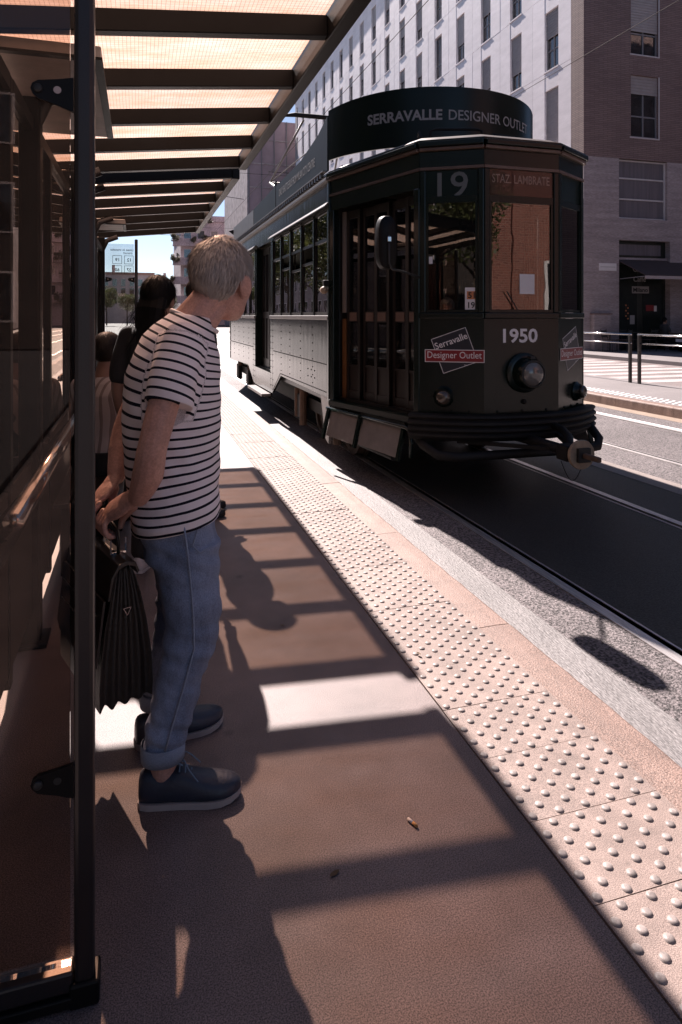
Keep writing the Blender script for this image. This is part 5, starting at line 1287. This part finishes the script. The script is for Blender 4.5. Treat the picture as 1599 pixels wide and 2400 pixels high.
def hair_cap(C, R, s, keep, n_strands, length, flow, seed, thick=1.06, wide=1.0):
    """scalp shell plus fine strands; keep(p) in head space"""
    rr_ = random.Random(seed); mb = MB(); C = Vector(C); a = Vector((.106, .083, .094)) * thick; c0 = Vector((-.012, 0, .034))
    N_, M_ = 40, 26; idx = {}
    def pt(i, j):
        ph = math.pi * i / M_; q = 2 * math.pi * j / N_; return c0 + Vector((a.x * math.sin(ph) * math.cos(q), a.y * math.sin(ph) * math.sin(q), a.z * math.cos(ph)))
    for i in range(M_):
        for j in range(N_):
            ps = [pt(i, j), pt(i + 1, j), pt(i + 1, j + 1), pt(i, j + 1)]
            if all(keep(p) for p in ps): mb.add([C + R @ (p * s) for p in ps], [(0, 1, 2, 3)])
    cnt = 0
    while cnt < n_strands:
        d = Vector((rr_.gauss(0, 1), rr_.gauss(0, 1), rr_.gauss(0, 1))).normalized(); p = c0 + Vector((a.x * d.x, a.y * d.y, a.z * d.z))
        if not keep(p): continue
        cnt += 1; nrm = Vector((d.x / a.x, d.y / a.y, d.z / a.z)).normalized(); f = flow(p); f = (f - nrm * f.dot(nrm)); f = f.normalized() if f.length > 1e-4 else Vector((1, 0, 0))
        f = (f + Vector((rr_.gauss(0, .12), rr_.gauss(0, .12), rr_.gauss(0, .08)))).normalized(); L_ = length * rr_.uniform(.6, 1.25); w = nrm.cross(f).normalized() * (.0014 * wide / s)
        lift = rr_.uniform(.02, .13)
        p1 = p + f * L_ * .5 + nrm * L_ * lift * .7; p2 = p + f * L_ + nrm * L_ * lift * .6
        mb.add([C + R @ (q * s) for q in (p - w, p + w, p1 + w * .8, p1 - w * .8, p2)], [(0, 1, 2, 3), (3, 2, 4)])
    return mb
def shoe(heel, toe, parent, mat='shoe_navy', sole='shoe_sole', laces=True, s=1.0, zb_=0.0):
    heel = Vector((heel[0], heel[1], 0)); toe = Vector((toe[0], toe[1], 0)); e = (toe - heel); Ln = e.length; e.normalize(); p = Vector((-e.y, e.x, 0))
    sec = [(0, .018, .060), (.03, .030, .080), (.10, .036, .082), (.22, .038, .070), (.33, .039, .078), (.43, .041, .078), (.55, .045, .064), (.68, .049, .053), (.80, .048, .047), (.90, .040, .041), (.97, .024, .034), (1.0, .008, .026)]
    rings_ = []
    for (t, w, h) in sec:
        w *= s; h *= s; c = heel + e * (Ln * t); z0 = .014 * s + .006 * max(0, t - .7) * 3
        r_ = [c + p * (w * x) + Vector((0, 0, zb_ + z0 + (h - z0 + .02) * z)) for (x, z) in ((-.96, 0), (-1.04, .2), (-1, .45), (-.85, .72), (-.55, .93), (0, 1.0), (.55, .93), (.85, .72), (1, .45), (1.04, .2), (.96, 0), (0, -.02))]
        rings_.append(r_)
    sh = MB().loft(rings_).build('shoe', mat, parent, smooth=True)
    sub = sh.modifiers.new('sub', 'SUBSURF'); sub.levels = 1; sub.render_levels = 1
    out = []
    for (t, w, h) in sec: out.append(heel + e * (Ln * t) + p * (w * 1.10 * s))
    for (t, w, h) in reversed(sec): out.append(heel + e * (Ln * t) - p * (w * 1.10 * s))
    lo = [(q.x, q.y, zb_ + .001 + .012 * max(0, ((q - heel).dot(e) / Ln - .75) * 4) ** 1.5) for q in out]; hi = [(a_, b_, c_ + .016 * s) for a_, b_, c_ in lo]
    MB().loft([lo, hi]).build('sole', sole, sh)
    if laces:
        m = MB()
        for k in range(4):
            t = .40 + .055 * k; c = heel + e * (Ln * t); h = .112 - .012 * k
            m.tube([c - p * .022 + Vector((0, 0, h - .018)), c + Vector((0, 0, h)), c + p * .022 + e * .008 + Vector((0, 0, h - .018))], .0022, 6)
        c = heel + e * (Ln * .38)
        for sg in (-1, 1):
            m.tube([c + Vector((0, 0, .115)), c + p * sg * .02 + e * .02 + Vector((0, 0, .125)), c + p * sg * .035 + e * .035 + Vector((0, 0, .105)), c + p * sg * .042 + e * .06 + Vector((0, 0, .075))], .002, 6)
            m.tube([c + Vector((0, 0, .115)), c + p * sg * .03 - e * .005 + Vector((0, 0, .128)), c + p * sg * .03 + e * .015 + Vector((0, 0, .118)), c + Vector((0, 0, .112))], .002, 6)
        m.build('lace', 'lace', sh)
    return sh
def hand(mb, wrist, knuck, across, fingers, thumb, r=.0088):
    """palm between wrist and knuckles; fingers: list of point chains"""
    w = Vector(wrist); k = Vector(knuck); d = (k - w); L_ = d.length; d.normalize(); a = Vector(across).normalized(); a = (a - d * a.dot(d)).normalized(); nrm = d.cross(a)
    R = Matrix((d, a, nrm)).transposed()
    mb.ell(w + d * L_ * .58, (L_ * .56, .042, .0165), 16, 12, R); mb.ell(w + d * L_ * .85, (L_ * .28, .040, .013), 16, 10, R); mb.ell(w + d * L_ * .25, (L_ * .40, .030, .020), 14, 10, R)
    for i, ch in enumerate(fingers):
        rr_ = r * (1.0, 1.05, 1.0, .86)[i]; limb(mb, ch, [rr_ * 1.1, rr_ * 1.02, rr_ * .95, rr_ * .8][:len(ch)], 10)
    limb(mb, thumb, [.0125, .0112, .0092][:len(thumb)], 10)

def set_stripe(me, fn):
    at = me.attributes.new('stripe', 'FLOAT', 'POINT')
    at.data.foreach_set('value', [fn(v.co) for v in me.vertices])

# --- the man at the platform edge
man = thing('person', (.13, 2.13, 0), 'grey-haired person in navy-striped white shirt and blue jeans leaning forward, hands clasped behind', 'person')
HC = Vector((.258, 2.150, 1.512)); HR = Matrix.Rotation(math.radians(52), 3, 'Z') @ Matrix.Rotation(math.radians(4), 3, 'Y'); HS = 1.045
H0 = Vector((-.060, 2.075)); HD = Vector((-.056, .151)); HP = Vector((-.94, -.35))
def grip(t, k, z): q = H0 + HD * t + HP * k; return (q.x, q.y, z)
def man_body():
    mb = MB(); at = head_pieces(mb, HC, HR, HS)
    mb.tube([(.135, 2.135, 1.33), (.165, 2.136, 1.39), (.205, 2.14, 1.44), (.245, 2.15, 1.50)], [.075, .060, .056, .058], 18)
    mb.tube([(.20, 2.12, 1.37), (.235, 2.13, 1.42), (.26, 2.145, 1.46)], [.035, .032, .03], 12)
    rg = [ring(cx, 2.135, hx, hy, z) for (z, cx, hx, hy) in ((.74, .115, .08, .12), (.9, .11, .10, .13), (1.1, .10, .11, .14), (1.25, .105, .09, .14), (1.32, .12, .06, .10), (1.36, .14, .05, .07))]
    mb.loft(rg)
    # arms
    limb(mb, [(.115, 1.965, 1.315), (.075, 1.925, 1.18), (.038, 1.915, 1.04), (.025, 1.945, .955), (.002, 1.992, .885)], [.040, .044, .041, .044, .031])
    limb(mb, [(.10, 2.31, 1.305), (.03, 2.36, 1.17), (-.035, 2.365, 1.04), (-.055, 2.32, .955), (-.068, 2.265, .885)], [.052, .050, .041, .041, .029])
    # hands closed on the bag handle
    fg = [[grip(.02 + .135 * i, .020, .812), grip(.02 + .135 * i, .037, .785), grip(.02 + .135 * i, .026, .752), grip(.02 + .135 * i, .002, .748)] for i in range(4)]
    hand(mb, (.002, 1.992, .885), grip(.22, .018, .812), (HD.x, HD.y, 0), fg, [(-.008, 2.03, .845), grip(.05, -.024, .800), grip(.20, -.020, .765)])
    fg = [[grip(.60 + .125 * i, .022, .826), grip(.58 + .125 * i, .042, .800), grip(.56 + .125 * i, .034, .764), grip(.55 + .125 * i, .008, .750)] for i in range(4)]
    hand(mb, (-.068, 2.265, .885), grip(.80, .016, .828), (HD.x, HD.y, 0), fg, [(-.07, 2.235, .85), grip(.75, -.022, .81), grip(.55, -.022, .785)])
    # legs
    limb(mb, [(.12, 2.045, .76), (.15, 2.025, .45), (.085, 2.0, .22), (.068, 1.99, .085)], [.058, .044, .042, .036])
    limb(mb, [(.11, 2.225, .76), (.14, 2.25, .45), (.085, 2.27, .22), (.065, 2.275, .085)], [.058, .044, .042, .036])
    return remesh(mb, .0036, 3, 'body')
me = man_body(); body = link('body', me, 'skin', man, True)
eye = MB()
for sg in (-1, 1): eye.ell(HC + HR @ (Vector((.078, sg * .031, -.008)) * HS), (.012,) * 3)
eye.build('eyes', 'paper', man, smooth=True)
def man_shirt():
    mb = MB()
    S = [(.755, .114, .130, .176), (.79, .110, .132, .177), (.84, .105, .136, .178), (.90, .102, .140, .178), (1.0, .099, .145, .180), (1.08, .098, .149, .188), (1.15, .100, .149, .200), (1.22, .104, .142, .208), (1.28, .112, .130, .206), (1.325, .122, .110, .185), (1.36, .135, .090, .145), (1.385, .150, .072, .105), (1.402, .158, .062, .082)]
    mb.loft([ring(cx, 2.138, hx, hy, z, 40, 2.25, tilt=(-.16 if z > 1.3 else .0)) for (z, cx, hx, hy) in S])
    limb(mb, [(.122, 1.985, 1.318), (.098, 1.945, 1.24), (.082, 1.930, 1.155)], [.066, .066, .070], 18)
    limb(mb, [(.11, 2.295, 1.315), (.06, 2.335, 1.24), (.03, 2.345, 1.155)], [.066, .066, .068], 18)
    m = remesh(mb, .006, 6, 'shirt')
    # cut the sleeve ends flat, add folds
    arm = Vector((.082 - .122, 1.93 - 1.985, 1.155 - 1.318)).normalized(); a0 = Vector((.122, 1.985, 1.318))
    for v in m.vertices:
        c = v.co; near = c.y < 2.0 and (c - a0).dot(arm) > .12 and (c - a0).dot(arm) < .27 and c.y < 1.943 and (c - (a0 + arm * (c - a0).dot(arm))).length < .079
        if near or (c.y > 2.325 and c.z < 1.22):
            o0 = a0 if near else Vector((.11, 2.295, 1.315)); ax = arm if near else Vector((-.08, .05, -.16)).normalized()
            t = (c - o0).dot(ax)
            if t > .182: c = c - ax * (t - .182); v.co = c
        nz = noise.noise(Vector((c.x * 7, c.y * 7, c.z * 11))) * .006 + noise.noise(Vector((c.x * 16 + 3, c.y * 13, c.z * 22 + c.x * 14))) * .0032
        d = Vector((c.x - .1, c.y - 2.138, 0))
        if d.length > .01 and c.z < 1.36: v.co = v.co + d.normalized() * nz * (1.4 if c.z < 1.0 else .9)
        if c.z < .785: v.co.z = .768 + .020 * (c.x - .1) / .12
    sl = Vector((.098 - .122, 1.945 - 1.985, 1.24 - 1.318)).normalized()
    def fn(c):
        t = (c - a0).dot(arm); rad = (c - (a0 + arm * t)).length
        if c.y < 2.005 and t > -.02 and rad < .085 and c.z > 1.10 and (c.y < 1.955 + .10 * max(0, (1.33 - c.z)) or rad < .074):
            return -t + .002 + 5 + .10 * (c.x - .1)
        if c.y > 2.31 and c.z > 1.12: return c.z
        k = min(.5, (c.z - 1.08) * 2.0) if c.z > 1.08 else max(-.17, (c.z - 1.08) * .8)
        return c.z + k * (c.x - .10) + .004 * noise.noise(Vector((c.x * 10, c.y * 6, c.z * 8)))
    set_stripe(m, fn); return m
shirt = link('shirt', man_shirt(), 'breton', man, True)
nk = [(.168 + .070 * math.cos(q), 2.137 + .072 * math.sin(q), 1.383 - .034 * math.cos(q)) for q in [2 * math.pi * i / 28 for i in range(29)]]
MB().tube(nk, .0065, 8).build('collar', 'letter_white', shirt, smooth=True)
def man_jeans():
    mb = MB()
    mb.loft([ring(cx, 2.138, hx, hy, z, 36, 2.4) for (z, cx, hx, hy) in ((.66, .125, .108, .160), (.74, .120, .114, .164), (.84, .112, .108, .155), (.92, .110, .10, .145))])
    def leg(rows):
        mb.loft([ring(cx, cy, hx, hy, z, 26, 2.15) for (z, cx, cy, hx, hy) in rows])
    leg([(.128, .068, 1.995, .058, .054), (.16, .072, 1.998, .060, .056), (.20, .082, 2.0, .062, .060), (.28, .100, 2.005, .066, .062), (.37, .128, 2.012, .072, .066), (.45, .150, 2.02, .078, .070), (.54, .150, 2.03, .086, .078), (.63, .143, 2.042, .092, .086), (.72, .135, 2.06, .100, .094)])
    leg([(.128, .066, 2.275, .058, .054), (.16, .068, 2.275, .060, .056), (.22, .082, 2.27, .063, .060), (.32, .105, 2.262, .070, .064), (.45, .135, 2.255, .078, .070), (.54, .138, 2.245, .086, .078), (.63, .135, 2.232, .092, .086), (.72, .132, 2.215, .10, .094)])
    m = remesh(mb, .006, 5, 'jeans')
    for v in m.vertices:
        c = v.co; ax = Vector((.13, 2.03 if c.y < 2.138 else 2.25, c.z)); d = c - ax; d.z = 0
        amp = .0095 if c.z < .62 else .006
        nz = noise.noise(Vector((c.x * 9 + c.z * 5, c.y * 8, c.z * 13))) + .5 * noise.noise(Vector((c.x * 20, c.y * 17, c.z * 34 + c.x * 12)))
        fold = math.sin(c.z * 95 + c.x * 38 + 2.5 * noise.noise(Vector((c.x * 6, c.y * 6, c.z * 7)))) * (.0034 * math.exp(-((c.z - .45) / .09) ** 2) + .0042 * math.exp(-((c.z - .20) / .06) ** 2) + .0035 * math.exp(-((c.z - .70) / .07) ** 2))
        if c.z > .17 and d.length > .005: v.co = c + d.normalized() * (nz * amp + fold)
    return m
jeans = link('jeans', man_jeans(), 'denim', man, True)
for (cx, cy) in ((.068, 1.995), (.066, 2.275)):
    MB().loft([ring(cx, cy, hx, hy, z, 26, 2.15) for (z, hx, hy) in ((.124, .056, .052), (.122, .062, .058), (.145, .063, .059), (.166, .0625, .0585), (.169, .060, .056))], caps=False).build('cuff', 'denim_cuff', jeans, smooth=True)
sm_ = [(.068 + .004, 1.934, .175), (.084, 1.933, .22), (.103, 1.936, .28), (.130, 1.938, .37), (.152, 1.940, .45), (.150, 1.942, .54), (.143, 1.947, .63), (.135, 1.956, .72), (.125, 1.967, .80)]
MB().tube(sm_, .0030, 6).build('seam', 'denim_cuff', jeans, smooth=True)
MB().tube([(.165, 1.976, .775), (.150, 1.966, .735), (.170, 1.968, .712), (.205, 1.985, .722)], .002, 6).build('pocket_seam', 'denim_cuff', jeans, smooth=True)
shoe((.000, 1.998), (.288, 1.950), man); shoe((-.012, 2.262), (.278, 2.322), man)
def man_keep(p):
    if p.x > .052: return p.z > .075 - (p.x - .052) * .1
    if p.x > .022: return p.z > .018
    if p.x > -.030: return p.z > .004 + max(0, abs(p.x + .004) < .03) * .012
    return p.z > -.052 - .02 * min(1, (-p.x - .03) / .06)
hr = hair_cap(HC, HR, HS, man_keep, 9500, .034, lambda p: Vector((-.25 if p.x < -.02 else .35, 0, -1.0)) if abs(p.y) > .035 or p.x < -.05 else Vector((.8, .25, -.15)), 5, 1.045, 1.35)
hair = hr.build('hair', 'hair_grey', man, smooth=False, fix=False)
# --- briefcase
bag = thing('briefcase', (-.08, 2.18, .30), 'black leather accordion briefcase held behind the striped person', 'briefcase')
BE = Vector((-.35, .937)); BW = Vector((.937, .35)); BG = Vector((-.032, 1.990))
def bp_(l, w, z): q = BG + BE * l + BW * w; return (q.x, q.y, z)
def bag_body():
    rows = [(.300, .075, .40), (.34, .077, .40), (.42, .073, .40), (.52, .060, .395), (.60, .043, .385), (.655, .030, .37), (.675, .022, .36)]
    rg = []
    n_ = 40
    for (z, hw, ln) in rows:
        r_ = []; dep = .008 * min(1, hw / .05)
        fold = lambda i: dep * (.5 - .5 * math.cos(2 * math.pi * 4 * i / n_))
        low = lambda i: (.007 * math.cos(2 * math.pi * 4 * i / n_) * -1 if z < .31 else 0) + .004 * math.sin(z * 40 + i * .7)
        for i in range(n_ + 1): r_.append(bp_(fold(i) + (.40 - ln) / 2, -hw + 2 * hw * i / n_, z + low(i)))
        for i in range(n_ + 1): r_.append(bp_(ln - fold(i), hw - 2 * hw * i / n_, z + low(i)))
        rg.append(r_)
    return MB().loft(rg)
bag_body().build('body', 'leather', bag, autosmooth=True)
m = MB(); m.loft([[bp_(l, w, z) for (w, z) in ((-.055, .60), (-.046, .66), (-.025, .695), (.0, .703), (.025, .695), (.036, .668), (.030, .66), (.022, .682), (0, .690), (-.022, .683), (-.038, .655), (-.048, .60))] for l in (-.004, .40)]); m.build('top_cover', 'leather_edge', bag, bevel=.002)
m = MB(); m.prism([bp_(.004, -.058, .60), bp_(.396, -.058, .60), bp_(.396, -.081, .42), (bp_(.36, -.083, .40)), bp_(.04, -.083, .40), bp_(.004, -.081, .42)], (-.006, -.002, 0)); fl = m.build('flap', 'leather_edge', bag)
for z, w in ((.555, -.0655), (.50, -.0725)): MB().tube([bp_(.03, w - .008, z), bp_(.37, w - .008, z)], .003, 6).build('zip', 'chrome', fl)
hd = [(H0 + HD * t) for t in (0, 1)]
m = MB(); hp = []
for t, z in ((-.06, .70), (-.05, .735), (.02, .766), (.25, .776), (.75, .776), (.98, .766), (1.05, .735), (1.06, .70)):
    q = H0 + HD * t; hp.append((q.x, q.y, z))
m.tube(hp, [(.016, .005)] * len(hp), 10, ref=(0, 0, 1)); m.build('handle', 'leather', bag, smooth=True)
for t in (-.055, 1.055):
    q = H0 + HD * t; m = MB()
    for sg in (-1, 1): m.bar((q.x + BW.x * .022 * sg, q.y + BW.y * .022 * sg, .70), (q.x + BW.x * .022 * sg, q.y + BW.y * .022 * sg, .742), .004)
    m.bar((q.x - BW.x * .022, q.y - BW.y * .022, .702), (q.x + BW.x * .022, q.y + BW.y * .022, .702), .005); m.build('buckle', 'chrome', bag)
tri = [bp_(-.004, -.011, .570), bp_(-.004, .011, .570), bp_(-.004, .0, .549)]
m = MB()
for i in range(3): m.bar(tri[i], tri[(i + 1) % 3], .002)
m.build('badge', 'chrome', bag)

# --- other people
def person(label, x, y, yaw, height, shirt_m, trouser_m, hair_m, shoe_m='shoe_black', skin='skin_other', long_hair=False, seated=False, seat_z=0.47, sleeve=.6, z0=0.0, stripe=False, group=None, skirt=False, arms='down', voxel=.009, sole='shoe_black', lean=0.0):
    s = height / 1.70; r = thing('person', (x, y, z0), label, 'person', group)
    Rz = Matrix.Rotation(yaw, 3, 'Z')
    def W(p): q = Rz @ (Vector(p) * s); return (x + q.x, y + q.y, z0 + q.z)
    hipz = .93 if not seated else (seat_z / s + .09)
    up = hipz - .93
    def U(p): return W((p[0] + lean * max(0, p[2] - .9), p[1], p[2] + up))
    def xr(mb): mb.v = [tuple(v) for v in mb.v]; return mb
    C = Vector(U((.02, 0, 1.585))); R = Rz
    mb = MB(); head_pieces(mb, C, R, s * 1.0)
    mb.tube([U((-.02, 0, 1.36)), U((-.01, 0, 1.46)), U((.01, 0, 1.54))], [.065 * s, .052 * s, .052 * s], 14)
    def tor(g): return [[U(p) for p in ring(cx, 0, hx + g, hy + g, z, 28)] for (z, cx, hx, hy) in ((.86, 0, .10, .155), (.95, 0, .105, .155), (1.08, 0, .098, .140), (1.22, 0, .112, .158), (1.33, -.005, .105, .175), (1.40, -.01, .075, .135), (1.44, -.01, .05, .06))]
    mb.loft(tor(-.012))
    arm_pts = []
    for sg in (-1, 1):
        sh_ = (-.01, sg * .175, 1.37)
        if arms == 'down': pts = [sh_, (-.03, sg * .215, 1.22), (-.035, sg * .235, 1.08), (.0, sg * .235, .95), (.04, sg * .225, .84)]
        else: pts = [sh_, (.04, sg * .215, 1.24), (.06, sg * .225, 1.11), (.18, sg * .18, 1.06), (.30, sg * .12, 1.07)]
        arm_pts.append(pts); limb(mb, [U(p) for p in pts], [.048 * s, .046 * s, .038 * s, .036 * s, .027 * s], 12)
        w = Vector(pts[-1]); d = (w - Vector(pts[-2])).normalized(); kn = w + d * .085; ac = Vector((1, 0, 0)) if arms == 'down' else Vector((0, 1, 0))
        fg = []
        for i in range(4):
            b = kn + ac * (.03 - .02 * i) * 1.0; dn = Vector((-.0, -sg * .3, 0)); L_ = (.068, .076, .070, .055)[i]
            fg.append([U(tuple(b)), U(tuple(b + d * L_ * .45)), U(tuple(b + (d + dn * .4).normalized() * L_ * .78)), U(tuple(b + (d + dn * .9).normalized() * L_))])
        hand(mb, U(tuple(w)), U(tuple(kn)), Rz @ ac, fg, [U(tuple(w + d * .02 + ac * .03)), U(tuple(w + d * .05 + ac * .05)), U(tuple(w + d * .08 + ac * .055))], .008 * s)
    legs = []
    for sg in (-1, 1):
        if seated: pts = [(0, sg * .09, hipz - .02), (.22, sg * .10, hipz - .03), (.43, sg * .11, hipz - .04), (.44, sg * .11, .28), (.42, sg * .11, .085)]
        else: pts = [(0, sg * .085, .88), (.01, sg * .09, .68), (.02, sg * .09, .48), (.0, sg * .09, .28), (-.02, sg * .09, .085)]
        legs.append(pts); limb(mb, [W(p) for p in pts], [.082 * s, .070 * s, .052 * s, .050 * s, .036 * s], 12)
    link('body', remesh(mb, voxel, 3, 'body'), skin, r, True)
    # clothes
    mb = MB(); mb.loft(tor(.010))
    for pts in arm_pts:
        k = 3 if sleeve > .5 else 2; pp = [Vector(p) for p in pts]
        if sleeve < 1: limb(mb, [U(tuple(pp[0])), U(tuple(pp[1])), U(tuple(pp[1] + (pp[2] - pp[1]) * sleeve))], [.062 * s, .060 * s, .058 * s], 14)
        else: limb(mb, [U(tuple(q)) for q in pp[:5]], [.060 * s, .056 * s, .048 * s, .046 * s, .040 * s], 14)
    sm = remesh(mb, voxel, 3, 'shirt')
    if stripe:
        Ri = Rz.transposed()
        def fn(c): q = Ri @ (c - Vector((x, y, 0))); return q.y + .25 * q.x + .02 * noise.noise(c * 6)
        set_stripe(sm, fn)
    link('shirt', sm, shirt_m, r, True)
    mb = MB()
    if skirt: mb.loft([[W(p) for p in ring(0, 0, hx, hy, z, 28)] for (z, hx, hy) in ((.50, .16, .20), (.7, .145, .19), (.9, .125, .172), (1.0, .115, .160))])
    else:
        mb.loft([[W(p) for p in ring(0, 0, hx, hy, z, 28)] for (z, hx, hy) in ((hipz - .13, .11, .16), (hipz - .05, .122, .170), (hipz + .06, .115, .162))])
        for pts in legs: limb(mb, [W(p) for p in pts[:4]] + [W((pts[4][0], pts[4][1], .12))], [.096 * s, .086 * s, .070 * s, .066 * s, .062 * s], 14)
    link('trousers' if not skirt else 'skirt', remesh(mb, voxel, 3, 'trousers'), trouser_m, r, True)
    for pts in legs:
        a = pts[4]; shoe(W((a[0] - .06, a[1], 0))[:2], W((a[0] + .20, a[1] + .02 * (1 if a[1] > 0 else -1), 0))[:2], r, shoe_m, sole, False, s * .95, z0)
    keep = (lambda p: (p.z > .05 if p.x > .05 else p.z > -.02 if p.x > .0 else p.z > -.10)) if long_hair else (lambda p: (p.z > .07 if p.x > .05 else p.z > .01 if p.x > -.02 else p.z > -.05))
    hb = hair_cap(C, R, s, keep, 1800, .04 if long_hair else .02, lambda p: Vector((-.3, 0, -1)), 9, 1.08 if not long_hair else 1.16)
    if long_hair:
        def hw(p): return C + R @ (Vector(p) * s)
        hb.tube([hw((-.06, 0, .02)), hw((-.105, 0, -.06)), hw((-.115, .01, -.17)), hw((-.12, .03, -.30)), hw((-.125, .04, -.40))], [(.08 * s, .05 * s), (.088 * s, .05 * s), (.075 * s, .04 * s), (.05 * s, .03 * s), (.012, .01)], 14)
        rr_ = random.Random(4)
        for k in range(240):
            a = rr_.uniform(-1, 1); p0 = Vector((-.09 - rr_.random() * .03, a * .085, rr_.uniform(-.2, .0))); p1 = p0 + Vector((-.02, a * .03 + rr_.gauss(0, .02), -.08)); p2 = p1 + Vector((rr_.gauss(-.01, .02), a * .04 + rr_.gauss(0, .03), -.07)); w = Vector((0, .0012, 0))
            hb.add([hw(p0 - w), hw(p0 + w), hw(p1 + w), hw(p1 - w), hw(p2)], [(0, 1, 2, 3), (3, 2, 4)])
    hb.build('hair', hair_m, r, fix=False)
    ey = MB()
    for sg in (-1, 1): ey.ell(C + R @ (Vector((.079, sg * .031, -.006)) * s), (.011 * s,) * 3)
    ey.build('eyes', 'paper', r, smooth=True)
    return r
person('person with long black hair in dark clothes standing behind the striped person', .10, 3.80, math.radians(62), 1.60, 'cloth_dark', 'cloth_dark', 'hair_black', shoe_m='trainer_white', long_hair=True, sole='trainer_white')
person('person in a pale soft-striped short-sleeved shirt seated on the shelter bench', -.235, 4.40, math.radians(55), 1.70, 'soft_stripe', 'cloth_dark', 'hair_brown', stripe=True, sleeve=.75, lean=.10, seated=True, seat_z=.42, arms='fwd')
person('person in dark clothes mostly hidden behind the striped person, shadow on the platform', .42, 4.80, math.radians(-8), 1.66, 'cloth_grey', 'cloth_dark', 'hair_brown')
person('person in a dark green top seated at the café table', 20.35, 21.95, 0.0, 1.68, 'cloth_grey', 'cloth_blue', 'hair_black', seated=True, arms='fwd', voxel=.016)
person('person in a black vest seated at the café table, back to the car', 21.55, 21.95, math.pi, 1.68, 'cloth_dark', 'cloth_dark', 'hair_black', seated=True, arms='fwd', sleeve=.1, voxel=.016, skin='skin')
person('driver in a blue jacket inside the tram cab', TX - .05, 5.62, math.radians(-90), 1.72, 'cloth_blue', 'cloth_dark', 'hair_brown', arms='fwd', sleeve=1.0, z0=.58 - .25, voxel=.012, seated=True, seat_z=.62)
